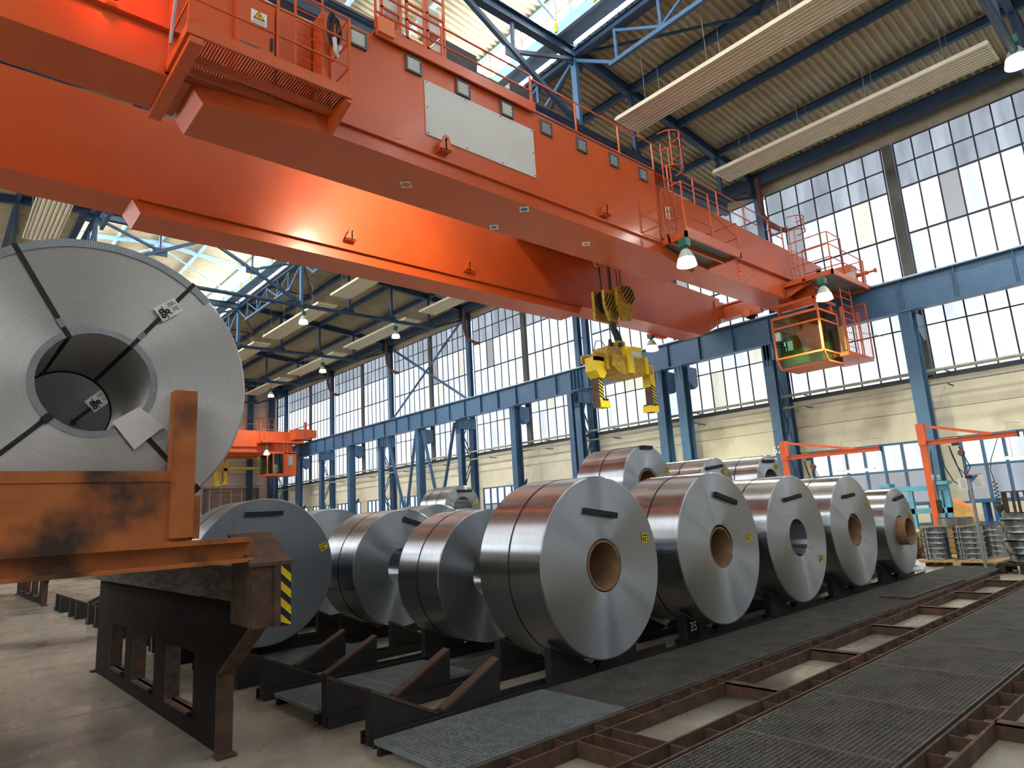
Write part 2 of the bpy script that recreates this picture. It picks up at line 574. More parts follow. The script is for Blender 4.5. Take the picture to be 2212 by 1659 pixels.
# ---- glazing of the right wall
PANE = shared(UNIT, 'pane', 'pane')
BARM = shared(UNIT, 'mullion', 'bar')
ROWS = [(6.5, 8.66), (8.70, 10.98), (11.02, 12.98), (13.02, 15.18), (15.22, 16.30), (16.34, 17.42)]
nwin = 0
wedges = [-9.2, -3.2] + SUP + [Y1]
for a, b in zip(wedges, wedges[1:]):
    nwin += 1
    a2, b2 = a + .28, b - .28
    w_ = struct('window_%d' % nwin, (XR, (a + b) / 2, 6.5))
    n = max(2, round((b2 - a2) / .775))
    pw = (b2 - a2) / n
    near = b > 0 and a < 50
    for r_, (z0, z1) in enumerate(ROWS):
        if near:
            for k in range(n):
                rnd = random.random()
                mm = None
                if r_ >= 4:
                    mm = 'pane_dim'
                elif rnd < .05:
                    mm = 'pane_yellow'
                elif r_ == 3 and rnd > .93:
                    mm = 'pane_grey'
                inst('pane', PANE, (XR + .02, a2 + pw * (k + .5), (z0 + z1) / 2), w_, (.012, pw - .045, z1 - z0), m=mm)
        else:
            q = MB()
            for k in range(n):
                q.box(XR + .01, XR + .03, a2 + pw * k + .022, a2 + pw * (k + 1) - .022, z0, z1)
            q.build('panes', 'pane_dim' if r_ >= 4 else 'pane', w_, kind='stuff')
    for k in range(n + 1):
        inst('mullion', BARM, (XR, a2 + pw * k, 11.96), w_, (.07, .055, 10.95))
    for z in (6.47, 8.68, 11.0, 13.0, 15.2, 16.32, 17.43):
        inst('transom', BARM, (XR - .01, (a + b) / 2, z), w_, (.08, b2 - a2, .05 if z not in (13.0, 15.2) else .075))
# ---- low ribbon windows
for i, (a, b) in enumerate(LOWWIN):
    if b < 0:
        continue
    nwin += 1
    w_ = struct('window_%d' % nwin, (XR, (a + b) / 2, 1.05))
    n = 6
    pw = (b - a) / n
    for k in range(n):
        for r_, (z0, z1) in enumerate(((1.12, 2.46), (2.54, 3.66))):
            mm = 'pane' if r_ == 1 else ('pane_grey' if random.random() < .7 else 'pane_dim')
            inst('pane', PANE, (XR + .04, a + pw * (k + .5), (z0 + z1) / 2), w_, (.012, pw - .11, z1 - z0), m=mm)
    for k in range(n + 1):
        inst('mullion', BARM, (XR - .02, a + pw * k, 2.4), w_, (.1, .1, 2.66), m='blue')
    for z in (1.08, 2.5, 3.70):
        inst('transom', BARM, (XR - .025, (a + b) / 2, z), w_, (.11, b - a, .09), m='blue')
# ---- added left-hand glazing, lights the hall (seen only in reflections)
for a, b in zip(wedges, wedges[1:]):
    nwin += 1
    w_ = struct('window_%d' % nwin, (XL, (a + b) / 2, 6.5))
    for z0, z1 in ((6.6, 9.4), (11.2, 17.2)):
        inst('pane', PANE, (XL - .05, (a + b) / 2, (z0 + z1) / 2), w_, (.012, b - a - .6, z1 - z0), m='pane_fill')
# ---- unseen gable glazing behind the camera, added to light the coil faces
nwin += 1
w_ = struct('window_%d' % nwin, (12, Y0, 6))
for k in range(1, 7):
    for z0, z1 in ((13.5, 16.5),):
        inst('pane', PANE, (XL + 2.6 + 5.1 * k, Y0 - .05, (z0 + z1) / 2), w_, (4.7, .012, z1 - z0))
# ---- roof sheets
def sheet(xa, za, xb, zb, ya=Y0, yb=Y1):
    q = MB()
    vs, fs = [], []
    y = ya
    prof = ((0, 0), (.11, 0), (.15, .10), (.26, .10))
    while y < yb:
        for dy, dz in prof:
            vs.append((xa, y + dy, za + dz))
            vs.append((xb, y + dy, zb + dz))
        y += .30
    for i in range(len(vs) // 2 - 1):
        fs.append((2 * i, 2 * i + 1, 2 * i + 3, 2 * i + 2))
    return q.add(vs, fs)
def rz(x):
    return 18.1 + .105 * (32 - x) if x >= 12 else 18.1 + .105 * (32 - (24 - x))
ce = sheet(18.2, rz(18.2) + .36, 33.0, rz(33) + .36).build('ceiling', 'sheet', None, kind='structure')
sheet(5.8, rz(5.8) + .36, -9.2, rz(-9.2) + .36).build('roof_sheet', 'sheet', ce)
sheet(12, 23.8, 18.9, 23.02).build('roof_sheet', 'sheet', ce)
sheet(12, 23.8, 5.1, 23.02).build('roof_sheet', 'sheet', ce)
# closing skins above the sheets keep the sky out of the ribs
MB().box(18.3, 33, Y0, Y1, 18.55, 18.57).v
for gx in (18.32, 5.68):
    nwin += 1
    w_ = struct('window_%d' % nwin, (gx, 33, 20.0))
    y = Y0
    while y < Y1 - 1:
        inst('pane', PANE, (gx, y + 1.5, 21.45), w_, (.012, 2.92, 2.75), m='pane_lantern')
        inst('mullion', BARM, (gx, y, 21.5), w_, (.08, .07, 3.0), m='pale_blue')
        y += 3
    inst('transom', BARM, (gx, (Y0 + Y1) / 2, 22.92), w_, (.14, Y1 - Y0, .2), m='pale_blue')
    inst('transom', BARM, (gx, (Y0 + Y1) / 2, 20.0), w_, (.14, Y1 - Y0, .12), m='blue_shaded')
nt_ = 2
for gx, sx in ((18.30, 1), (5.70, -1)):
    nt_ += 1
    MB().box(min(gx, gx + .35 * sx), max(gx, gx + .35 * sx), Y0, Y1, 19.62, 19.97).build('trim_%d' % nt_, 'blue_shaded', None, kind='structure')

# ================================================================== ROOF STEEL
def make_truss():
    y = TR[0]
    t = thing('roof_truss', 'dark blue roof truss crossing the hall, the nearest one, by the big bright lamp', 'roof truss', (12, y, 16.2), 'roof trusses across the hall')
    for s in (1, -1):
        X = lambda x: 12 + s * (x - 12)
        MB().ibeam((X(18), y, rz(18) + .1), (X(32.0), y, rz(32) + .1), .26, .42, .03).build('top_chord', 'blue_shaded', t)
        MB().box(*sorted((X(31.2), X(32.3))), y - .12, y + .12, 17.35, 18.0).build('end_bracket', 'blue_shaded', t)
        for x in (21.55, 25.0, 28.3):
            MB().beam((X(x), y, 16.2), (X(x), y, rz(x)), .14, .16).build('post', 'blue_shaded', t)
            MB().box(*sorted((X(x - .35), X(x + .35))), y - .02, y + .02, 16.2, 16.55).build('gusset', 'blue_shaded', t)
        MB().beam((X(18), y, 16.15), (X(18), y, 20.0), .16, .26).build('post', 'blue', t)
        MB().beam((X(17.95), y, 16.35), (X(12.2), y, 19.35), .16, .18).build('diagonal', 'blue_shaded', t)
        MB().beam((X(14.7), y, 18.05), (X(17.95), y, 19.25), .12, .14).build('diagonal', 'blue_shaded', t)
        MB().beam((X(14.7), y, 18.0), (X(14.7), y, 19.5), .10, .12).build('post', 'blue_shaded', t)
        MB().box(*sorted((X(17.5), X(18.5))), y - .025, y + .025, 18.95, 19.6).build('gusset', 'blue_shaded', t)
        MB().box(*sorted((X(14.3), X(15.1))), y - .025, y + .025, 17.75, 18.25).build('gusset', 'blue_shaded', t)
        # lantern frame above
        MB().beam((X(18.15), y, 19.9), (X(18.15), y, 23.0), .16, .2).build('lantern_post', 'pale_blue', t)
        MB().ibeam((X(18.2), y, 22.85), (12, y, 23.6), .2, .3, .03).build('lantern_rafter', 'pale_blue', t)
        MB().beam((X(17.9), y, 20.2), (X(12.1), y, 23.2), .1, .1).build('lantern_brace', 'pale_blue', t)
    MB().ibeam((6, y, 19.5), (18, y, 19.5), .3, .46, .03).build('top_tie', 'blue_shaded', t)
    MB().tube([(-4.7, y, 16.2), (28.75, y, 16.2)], .13, 10).build('bottom_chord', 'blue_shaded', t, smooth=True)
    MB().beam((28.7, y, 16.2), (32.0, y, 17.45), .14, .16).build('end_strut', 'blue_shaded', t)
    MB().beam((-4.7, y, 16.2), (-8.0, y, 17.45), .14, .16).build('end_strut', 'blue_shaded', t)
    return t
truss = make_truss()
TL = ['dark blue roof truss ending beside the near crane at the brown downpipe', 'dark blue roof truss mostly hidden above the orange crane', 'dark blue roof truss just past the crane, with two hanging lamps', 'dark blue roof truss with one lamp, second past the crane', 'dark blue roof truss third past the crane, lamp near the wall', 'dark blue roof truss farthest away, close to the back wall']
for y, l in zip(TR[1:], TL):
    tc_ = copy_tree(truss, (12, y, 16.2), l)
    if y == TR[1]:
        dc = MB().box(-4.7, 28.7, y - .02, y + .02, 15.5, 16.2).box(-4.7, 28.7, y - .16, y + .16, 15.48, 15.52).box(-4.7, 28.7, y - .16, y + .16, 16.17, 16.21).build('deep_chord', 'blue_shaded', tc_)
        MB().box(-4.7, 28.7, y - .13, y - .09, 16.21, 16.30).build('cable_chain', 'rust', dc)
pn = ['eave', 'first up from the eave', 'second up from the eave', 'third up from the eave, beside the skylight']
for i, x in enumerate((31.6, 28.3, 25.0, 21.55)):
    p = thing('roof_purlin', 'long dark blue purlin under the ribbed roof, ' + (pn[i] if i else 'at the eave above the big windows'), 'purlin', (x, 33, rz(x)), 'purlins on the window side')
    MB().ibeam((x, Y0, rz(x) + .17), (x, Y1, rz(x) + .17), .2, .34, .025).build('beam', 'blue_shaded', p)
    if i == 0:
        MB().box(31.5, 31.7, Y0, Y1, 17.85, rz(x)).build('web', 'blue_shaded', p)
for i, x in enumerate((2.45, -1.0, -4.3)):
    p = thing('roof_purlin', 'long dark purlin on the far left roof slope, ' + ('beside the skylight' if i == 0 else 'second from the skylight' if i == 1 else 'third from the skylight'), 'purlin', (x, 33, rz(x)), 'purlins on the left slope')
    MB().ibeam((x, Y0, rz(x) + .17), (x, Y1, rz(x) + .17), .2, .34, .025).build('beam', 'blue_shaded', p)
for i, x in enumerate((9.2, 12.0, 14.8)):
    p = thing('lantern_purlin', 'pale blue purlin under the skylight roof, ' + ('left one', 'along the ridge', 'nearer the windows')[i], 'purlin', (x, 33, 23.3), 'purlins of the skylight')
    zz = 23.8 - abs(x - 12) * .113 - .12
    MB().beam((x, Y0, zz), (x, Y1, zz), .14, .2).build('beam', 'pale_blue', p)
# lattice girders linking the trusses beside the skylight
def lattice(ya, yb, x, label):
    t = thing('lattice_girder', label, 'girder', (x, (ya + yb) / 2, 18), 'lattice girders beside the skylight')
    MB().ibeam((x, ya, 19.42), (x, yb, 19.42), .2, .3, .03).build('top_chord', 'blue_shaded', t)
    n = 5
    A, B = ya + 1.75, yb - 1.75
    MB().beam((x, A, 17.95), (x, B, 17.95), .16, .16).build('bottom_chord', 'blue', t)
    for k in range(n):
        yy = A + .35 + (B - A - .7) * k / (n - 1)
        MB().beam((x, yy, 17.95), (x, yy, 19.3), .1, .12).build('post', 'blue', t)
    for k in range(n - 1):
        ya_ = A + .35 + (B - A - .7) * k / (n - 1)
        yb_ = A + .35 + (B - A - .7) * (k + 1) / (n - 1)
        za, zb = (18.05, 19.2) if k % 2 else (19.2, 18.05)
        MB().beam((x, ya_, za), (x, yb_, zb), .08, .1).build('diagonal', 'blue', t)
    MB().beam((x, ya + .1, 19.15), (x, A + .1, 18.0), .1, .12).build('diagonal', 'blue', t)
    MB().beam((x, yb - .1, 19.15), (x, B - .1, 18.0), .1, .12).build('diagonal', 'blue', t)
for i, (a, b) in enumerate(zip(TR, TR[1:])):
    lattice(a, b, 18.0, 'light-edged blue lattice girder beside the skylight, %s' % ('nearest, upper right of the white panel crane' if i == 0 else 'second one, behind the crane' if i == 1 else ['third', 'fourth', 'fifth', 'sixth'][i - 2] + ' one from the camera'))
for i, (a, b) in enumerate(zip(TR[2:], TR[3:])):
    lattice(a, b, 6.0, 'dark lattice girder on the left skylight edge, %s' % ['nearest', 'second', 'third', 'farthest'][i])
# horizontal bracing under the roof
for i, (a, b) in enumerate(zip(TR, TR[1:])):
    t = thing('roof_brace', 'thin blue cross brace under the ribbed roof, bay %s' % ['by the near lamp', 'above the orange crane', 'just past the crane', 'second past the crane', 'third past the crane', 'nearest the back wall'][i], 'brace', (20, (a + b) / 2, 18.8), 'roof cross braces')
    for p, q in (((18.1, a), (21.5, (a + b) / 2)), ((21.5, (a + b) / 2), (18.1, b)), ((18.1, (a + b) / 2), (21.5, (a + b) / 2))):
        MB().beam((p[0], p[1], rz(p[0]) - .15), (q[0], q[1], rz(q[0]) - .05), .09, .09).build('bar', 'blue_shaded', t)
# skylight walkway
t = thing('skylight_walkway', 'pale blue maintenance walkway with thin orange handrail inside the skylight', 'walkway', (17.2, 33, 19.9))
MB().box(16.95, 17.1, Y0, Y1, 19.75, 20.25).build('edge_beam', 'pale_blue', t)
MB().box(17.1, 17.9, Y0, Y1, 19.92, 19.95).build('deck', 'pale_blue', t)
for z in (20.75, 21.3):
    MB().tube([(17.0, Y0, z), (17.0, Y1, z)], .02, 6).build('handrail', 'sticker_orange', t)
pm = shared(MB().tube([(0, 0, 0), (0, 0, 1.1)], .025, 6), 'handrail_post', 'sticker_orange')
fm = shared(MB().box(-.05, .05, -.06, .06, -.35, .12), 'post_foot', 'sign_amber')
y = -1.0
while y < Y1:
    o = inst('handrail_post', pm, (17.0, y, 20.2), t)
    inst('post_foot', fm, (16.93, y, 20.2), o)
    y += 2

# ================================================================== COLUMNS, RUNWAY
def hcol(q, x, y, z0, z1, w=.5, d=.62):
    q.box(x, x + .035, y - w / 2, y + w / 2, z0, z1)
    q.box(x + d - .035, x + d, y - w / 2, y + w / 2, z0, z1)
    q.box(x + .035, x + d - .035, y - .02, y + .02, z0, z1)
    return q
def single_col(y, label):
    t = thing('crane_column', label, 'column', (31, y, 0), 'columns under the crane runway')
    hcol(MB(), 30.72, y, 0, 9.1).build('shaft', 'blue', t)
    MB().box(30.66, 31.45, y - .32, y + .32, 9.1, 9.16).build('head_plate', 'blue', t)
    for s in (-1, 1):
        MB().prism([(30.70, y + s * .12 - .012, 9.1), (30.70, y + s * .12 - .012, 8.35), (30.64, y + s * .12 - .012, 9.1)], (0, .024, 0)).build('stiffener', 'blue', t)
    MB().prism([(31.34, y - .25, 9.1), (32.2, y - .25, 9.1), (32.2, y - .25, 8.1), (31.9, y - .25, 7.9), (31.34, y - .25, 8.3)], (0, .5, 0)).build('bracket', 'blue', t)
    for zz in (1.8, 3.3):
        MB().prism([(31.34, y - .05, zz), (31.8, y - .05, zz + .5), (31.8, y - .05, zz + .75), (31.34, y - .05, zz + .3)], (0, .1, 0)).build('arm', 'blue_shaded', t)
    return t
def lattice_col(y, label, upper=True):
    t = thing('crane_column', label, 'column', (31, y, 0), 'columns under the crane runway')
    hcol(MB(), 30.72, y, 0, 9.1, .46, .42).build('front_leg', 'blue', t)
    hcol(MB(), 31.9, y, 0, 9.1, .46, .42).build('back_leg', 'blue', t)
    MB().box(30.66, 32.3, y - .3, y + .3, 9.1, 9.16).build('head_plate', 'blue', t)
    MB().box(30.72, 32.3, y - .2, y + .2, 8.35, 9.1).build('head_box', 'blue', t)
    for s in (-1, 0, 1):
        MB().box(30.66, 30.72, y + s * .16 - .015, y + s * .16 + .015, 8.0, 9.1).build('stiffener', 'blue', t)
    z = .4
    k = 0
    while z < 7.8:
        a, b = (31.1, 31.95) if k % 2 == 0 else (31.95, 31.1)
        for s in (-.16, .16):
            MB().beam((a, y + s, z), (b, y + s, z + 1.85), .05, .09, (0, 1, 0)).build('lacing_bar', 'blue', t)
        z += 1.85
        k += 1
    if upper:
        hcol(MB(), 31.95, y, 9.16, 17.6, .36, .36).build('upper_shaft', 'blue', t)
    return t
CL = {3.0: 'blue latticed column at the right edge of the hall window', 15.15: 'blue latticed column painted with the white number 62', 28.05: 'blue latticed column directly behind the yellow coil grab', 40.6: 'blue latticed column at the near end of the X bracing', 52.6: 'blue latticed column at the far end of the X bracing', 64.6: 'blue latticed column in front of the far crane cab', 76.6: 'blue latticed column nearest the back wall'}
for y in TR:
    c = lattice_col(y, CL[y])
    if y == 15.15:
        text('painted_number', '62', .5, (30.705, y + .12, 3.9), (R(90), 0, R(-90)), 'white', c)
    if y == 28.05:
        hcol(MB(), 30.72, y + .62, 0, 9.1, .4, .42).build('front_leg', 'blue', c)
        hcol(MB(), 31.95, y + .75, 9.16, 17.6, .36, .36).build('upper_shaft', 'blue', c)
ML = {8.87: 'single blue column behind the near orange jib crane', 34.3: 'single blue column left of the yellow coil grab', 46.4: 'single blue column between the X braced columns', 58.4: 'single blue column right of the far crane cab', 70.4: 'single blue column just behind the far crane cab'}
for y, l in ML.items():
    single_col(y, l)
single_col(21.75, 'left one of two close blue columns right of the coil grab')
single_col(20.35, 'right one of two close blue columns right of the coil grab')
for y in MID:
    i = MID.index(y)
    p = thing('wall_pier', 'dark grey pier between tall window panes, ' + ['at the upper right of the picture', 'hidden behind the orange crane end', 'left of the coil grab', 'in the middle of the X brace', 'second from the back wall', 'closest to the back wall'][i], 'pier', (XR, y, 6.4), 'piers between the tall windows')
    MB().box(XR - .12, XR + .2, y - .2, y + .2, 6.4, 17.45).build('shaft', 'pier', p)
# wall X bracing and lower V bracing
t = thing('wall_bracing', 'pair of thin blue diagonal bars crossing in front of tall windows', 'bracing', (32.0, 46.4, 10.8))
MB().beam((32.0, 41.0, 17.6), (32.0, 52.2, 10.9), .06, .2).build('diagonal', 'blue', t)
MB().beam((32.05, 52.2, 17.6), (32.05, 41.0, 10.9), .06, .2).build('diagonal', 'blue', t)
t = thing('column_bracing', 'blue V shaped bracing between columns below the crane runway', 'bracing', (31.2, 46.4, 0))
for ya, yb in ((51.6, 48.8), (46.9, 48.8), (45.9, 43.8), (41.4, 43.8)):
    MB().beam((31.0, ya, 9.0), (31.0, yb, 2.0), .12, .24, (1, 0, 0)).build('diagonal', 'blue', t)
# runway girder
t = thing('runway_girder', 'long blue steel crane runway girder along the window wall', 'girder', (31.1, 33, 9.16))
MB().box(31.06, 31.10, Y0, Y1 - 1, 9.22, 10.55).build('web', 'blue', t)
MB().box(30.86, 31.36, Y0, Y1 - 1, 10.55, 10.6).build('top_flange', 'blue', t)
MB().box(30.86, 31.36, Y0, Y1 - 1, 9.17, 9.22).build('bottom_flange', 'blue', t)
MB().box(31.05, 31.13, Y0, Y1 - 1, 10.6, 10.7).build('rail', 'galv', t)
sm = shared(MB().box(-.08, .08, -.012, .012, -.66, .66), 'stiffener', 'blue')
for k in range(-6, 14):
    inst('stiffener', sm, (30.98, .83 + 2.02 * k, 9.885), t)
for k in range(0, 25):
    inst('stiffener', sm, (30.98, 30.0 + 2 * k, 9.885), t)
for yy in (27.7, 28.0, 28.3, 28.6):
    inst('stiffener', sm, (30.98, yy, 9.885), t)
MB().box(31.36, 32.0, Y0, Y1 - 1, 10.5, 10.55).build('walkway_plate', 'blue', t)
# pipes on the wall
for z, r_, l in ((6.55, .07, 'long pale grey pipe along the wall just under the tall windows'), (5.97, .055, 'long thin grey pipe on the cream wall, lower of the two')):
    t = thing('wall_pipe', l, 'pipe', (32.0, 33, z))
    MB().tube([(31.65, Y0, z), (31.65, Y1 - 1, z)], r_, 8).build('run', 'pipe_grey', t, smooth=True)
    k = 2.0
    while k < 78:
        MB().box(31.6, 32.3, k - .02, k + .02, z - .12, z - .06).build('clamp', 'grey_dark', t)
        k += 6
for i, y in enumerate(TR[1:6]):
    t = thing('downpipe', 'rusty brown bent rain pipe at the eave, ' + ['nearest, above the crane cab', 'hidden behind the crane', 'beside the X brace', 'far end of the X brace', 'farthest of the row'][i], 'pipe', (31.9, y - .3, 16.5), 'bent rain pipes')
    MB().tube([(31.5, y - .35, 18.2), (31.5, y - .35, 16.6), (31.55, y - .4, 16.1), (31.7, y - .65, 15.5), (32.0, y - 1.0, 15.2), (32.3, y - 1.2, 15.15)], .13, 8).build('pipe', 'pipe_brown', t, smooth=True)

# ================================================================== HEATERS, HALL LAMPS
def heater(x0, ya, yb, label):
    z = 16.9
    t = thing('radiant_heater', label, 'heater panel', (x0 + .68, (ya + yb) / 2, z), 'radiant heater panels under the roof')
    MB().box(x0, x0 + 1.36, ya, yb, z + .06, z + .1).build('back_sheet', 'heater', t)
    for k in range(7):
        a = x0 + .02 + k * .19
        MB().prism([(a, ya, z + .06), (a + .045, ya, z), (a + .125, ya, z), (a + .17, ya, z + .06)], (0, yb - ya, 0)).build('rib', 'heater', t)
    for s in (0, 1):
        MB().box(x0 - .03 + 1.38 * s, x0 + .01 + 1.38 * s, ya, yb, z - .02, z + .14).build('edge_rail', 'heater', t)
    for yy in (ya, yb):
        MB().tube([(x0 - .05, yy, z + .04), (x0 + 1.42, yy, z + .04)], .05, 8).build('header', 'heater', t)
    n = 4
    for k in range(n):
        yy = ya + (yb - ya) * (k + .5) / n
        for s in (.15, 1.2):
            MB().tube([(x0 + s, yy, z + .1), (x0 + s, yy, rz(x0 + s) + .38)], .012, 5).build('hanger', 'grey', t)
    return t
BAY = [(3.65, 14.6), (16.2, 27.0), (29.0, 39.6), (41.5, 51.6), (53.5, 63.6), (65.5, 75.5)]
BN = ['nearest, upper right of the picture', 'partly hidden above the crane end', 'just past the orange crane', 'second past the crane', 'third past the crane', 'nearest the back wall']
for x0, nm in ((19.65, 'skylight-side row'), (26.8, 'window-side row')):
    for (a, b), l in zip(BAY, BN):
        heater(x0, a, b, 'long cream ribbed heater panel in the %s, %s' % (nm, l))
heater(2.75, 29.0, 39.6, 'cream ribbed heater panel at far left above the big coil')

def lamp_parts(t, x, y, z, big=1.0, glow='lamp_glow', cable=None):
    """green ballast box with a bell shaped reflector, opening down; z is the lower rim"""
    b = big
    MB().box(x - .13 * b, x + .13 * b, y - .13 * b, y + .13 * b, z + .62 * b, z + .86 * b).build('ballast', 'green', t)
    MB().tube([(x, y, z + .50 * b), (x, y, z + .63 * b)], .08 * b, 10).build('socket', 'green', t)
    prof = [(.07, .53), (.13, .50), (.20, .38), (.26, .22), (.30, .04), (.31, 0), (.29, 0), (.245, .22), (.19, .37), (.12, .48)]
    MB().lathe((x, y, z), [(r_ * b, h_ * b) for r_, h_ in prof], 20).build('reflector', 'lamp_glass', t, smooth=True)
    MB().lathe((x, y, z), [(.001, .03 * b), (.27 * b, .03 * b), (.27 * b, .05 * b), (.001, .05 * b)], 20).build('glowing_disc', glow, t)
    MB().lathe((x, y, z), [(.262 * b, .225 * b), (.306 * b, .03 * b), (.313 * b, -.004 * b), (.30 * b, -.004 * b)], 20).build('glowing_rim', 'lamp_rim', t, smooth=True)
    if cable:
        MB().tube([(x, y, z + .86 * b), (x, y, cable)], .012, 5).build('cable', 'black', t)
def hall_lamp(x, y, z, label, top=16.1, big=1.0, energy=2200):
    t = thing('high_bay_lamp', label, 'lamp', (x, y, z), 'high bay lamps on the trusses')
    lamp_parts(t, x, y, z, big, 'lamp_glow_white', top)
    ld = bpy.data.lights.new('lamp_light', 'SPOT')
    ld.energy = energy
    ld.color = (1.0, .98, .86)
    ld.spot_size = R(150)
    ld.spot_blend = .6
    ld.shadow_soft_size = .25
    lo = bpy.data.objects.new('lamp_light', ld)
    lo.location = (0, 0, -.03)
    COL.objects.link(lo)
    lo.parent = t
hall_lamp(18.15, 40.6, 14.95, 'glowing bell lamp hanging left of the long heater panel', 16.1)
hall_lamp(25.3, 40.6, 14.95, 'glowing bell lamp hanging in front of the window-side heater', 16.1)
hall_lamp(25.3, 52.6, 14.75, 'small glowing bell lamp second down the window-side row', 16.1)
hall_lamp(25.5, 64.6, 14.65, 'tiny far bell lamp near the back wall', 16.1)
hall_lamp(27.0, 3.0, 15.75, 'very bright bell lamp in the upper right corner', 16.15, 1.25, 3000)

# ================================================================== MAIN BRIDGE CRANE
RUNG = shared(MB().tube([(-.5, 0, 0), (.5, 0, 0)], .014, 6), 'rung', 'orange')
def ladder(par, x0, x1, y, z0, z1, pitch=.28, over=0.0, m='orange'):
    l = MB()
    for x in (x0, x1):
        l.box(x - .025, x + .025, y - .012, y + .012, z0, z1 + over)
    lo = l.build('ladder', m, par)
    z = z0 + .2
    while z < z1:
        inst('rung', RUNG, ((x0 + x1) / 2, y, z), lo, (x1 - x0, 1, 1), m=m)
        z += pitch
    return lo
def rail(par, pts, h=1.1, mid=(.55,), post=1.5, m='orange', r=.022, posts=True, toe=False):
    """handrail along a path of floor points"""
    q = MB()
    for f in (1.0,) + tuple(v / h for v in mid):
        q.tube([(p[0], p[1], p[2] + h * f) for p in pts], r, 6)
    ro = q.build('railing', m, par)
    if posts:
        pm_ = shared(MB().box(-.022, .022, -.022, .022, 0, h), 'railing_post', m)
        done = set()
        for a, b in zip(pts, pts[1:]):
            a, b = Vector(a), Vector(b)
            n = max(1, round((b - a).length / post))
            for k in range(n + 1):
                p = a.lerp(b, k / n)
                key = (round(p.x, 2), round(p.y, 2))
                if key not in done:
                    done.add(key)
                    inst('railing_post', pm_, p, ro)
    return ro
def grate(x0, x1, y0, y1, z, pitch, along='y', t=.008, h=.03, cross=None):
    q = MB()
    if along == 'y':
        n = int((x1 - x0) / pitch)
        for k in range(n + 1):
            x = x0 + (x1 - x0) * k / n
            q.box(x - t / 2, x + t / 2, y0, y1, z - h, z)
    if cross:
        n = int((y1 - y0) / cross)
        for k in range(n + 1):
            y = y0 + (y1 - y0) * k / n
            q.box(x0, x1, y - t / 2, y + t / 2, z - .018, z - .002)
    return q
C = thing('bridge_crane', 'huge orange double girder overhead crane spanning the hall', 'crane', (15, 15, 9.5))
def girder(ya, yb, ztop):
    poly = [(-8.0, ya, 9.83), (28.6, ya, 9.83), (30.5, ya, 10.75), (30.6, ya, 12.1), (18.6, ya, ztop), (-8.0, ya, ztop)]
    return MB().prism(poly[::-1], (0, yb - ya, 0)).build('girder', 'orange', C)
g1 = girder(11.9, 13.15, 12.35)
g2 = girder(17.27, 18.42, 12.35)
for g, ya in ((g1, 11.9),):
    MB().box(-8, 3.2, ya - .14, ya, 10.70, 10.78).build('ledge', 'orange', g)
    MB().box(19.5, 27.2, ya - .14, ya, 10.70, 10.78).build('ledge', 'orange', g)
    MB().box(18.0, 30.5, ya - .1, ya + .02, 12.06, 12.12).v
mb = MB().box(5.5, 17.1, 11.4, 11.95, 9.86, 12.35).build('machinery_box', 'orange', C)
MB().box(5.45, 17.12, 11.34, 11.46, 9.83, 9.88).build('lip', 'orange', mb)
def lower(yf, yr, wide):
    if wide:
        a = [(3.33, 11.88), (5.45, 11.42), (16.9, 11.42), (19.53, 11.88), (19.55, 13.13), (3.33, 13.13)]
        b = [(3.1, 11.92), (5.3, 11.42), (17.0, 11.42), (19.8, 11.92), (19.8, 13.14), (3.1, 13.14)]
    else:
        a = [(3.48, yf), (19.5, yf), (19.55, yr), (3.5, yr)]
        b = [(3.27, yf + .02), (19.75, yf + .02), (19.75, yr), (3.27, yr)]
    return MB().loft([(x, y, 9.5) for x, y in a][::-1], [(x, y, 9.85) for x, y in b][::-1]).build('lower_box', 'orange', C)
lower(0, 0, True)
l2 = lower(17.29, 18.40, False)
MB().box(3.4, 19.7, 17.2, 17.3, 9.83, 9.87).build('lip', 'orange', l2)
# marker plates under the near girder
def plate_mark(x, y, kind):
    o = MB().prism([(x - .19, y - .02, 9.494), (x - .02, y - .19, 9.494), (x + .19, y + .02, 9.494), (x + .02, y + .19, 9.494)], (0, 0, -.006)).build('marker_plate', 'white', C)
    def sh(pts, m):
        MB().prism([(x + a, y + b, 9.488) for a, b in pts], (0, 0, -.003)).build('marker_symbol', m, o)
    if kind == 'disc':
        sh([(.11 * math.cos(t / 20 * 6.2832), .11 * math.sin(t / 20 * 6.2832)) for t in range(20)], 'sticker_orange')
    elif kind == 'hex':
        sh([(.11 * math.cos(t / 6 * 6.2832 + .3), .11 * math.sin(t / 6 * 6.2832 + .3)) for t in range(6)], 'sticker_blue')
    elif kind == 'diamond':
        sh([(.1, .0), (0, .1), (-.1, 0), (0, -.1)], 'sticker_blue')
    else:
        sh([(.11 * math.cos(t / 3 * 6.2832 - .45), .11 * math.sin(t / 3 * 6.2832 - .45)) for t in range(3)], 'sticker_orange')
for x, y, k in ((8.05, 12.29, 'disc'), (11.28, 11.62, 'hex'), (11.32, 12.92, 'diamond'), (14.39, 12.25, 'tri')):
    plate_mark(x, y, k)
# louvres along the machinery box
LF = MB()
for a, b, c, d in ((-.215, .215, .165, .205), (-.215, .215, -.205, -.165), (-.215, -.175, -.165, .165), (.175, .215, -.165, .165)):
    LF.box(a, b, -.06, 0, c, d)
LF = shared(LF, 'louvre', 'grey_dark')
LS = shared(MB().prism([(-.175, -.01, -.052), (-.175, -.045, .046), (-.175, -.04, .052), (-.175, -.002, -.046)], (.35, 0, 0)), 'louvre_slat', 'lou_slat')
for k in range(8):
    o = inst('louvre', LF, (6.31 + 1.446 * k, 11.40, 12.03), C)
    for j in range(3):
        inst('louvre_slat', LS, (6.31 + 1.446 * k, 11.40, 11.92 + .11 * j), o, m='lou_slat' if k < 4 else 'grey')  # first louvres paler: sky reflection put into the slat colour
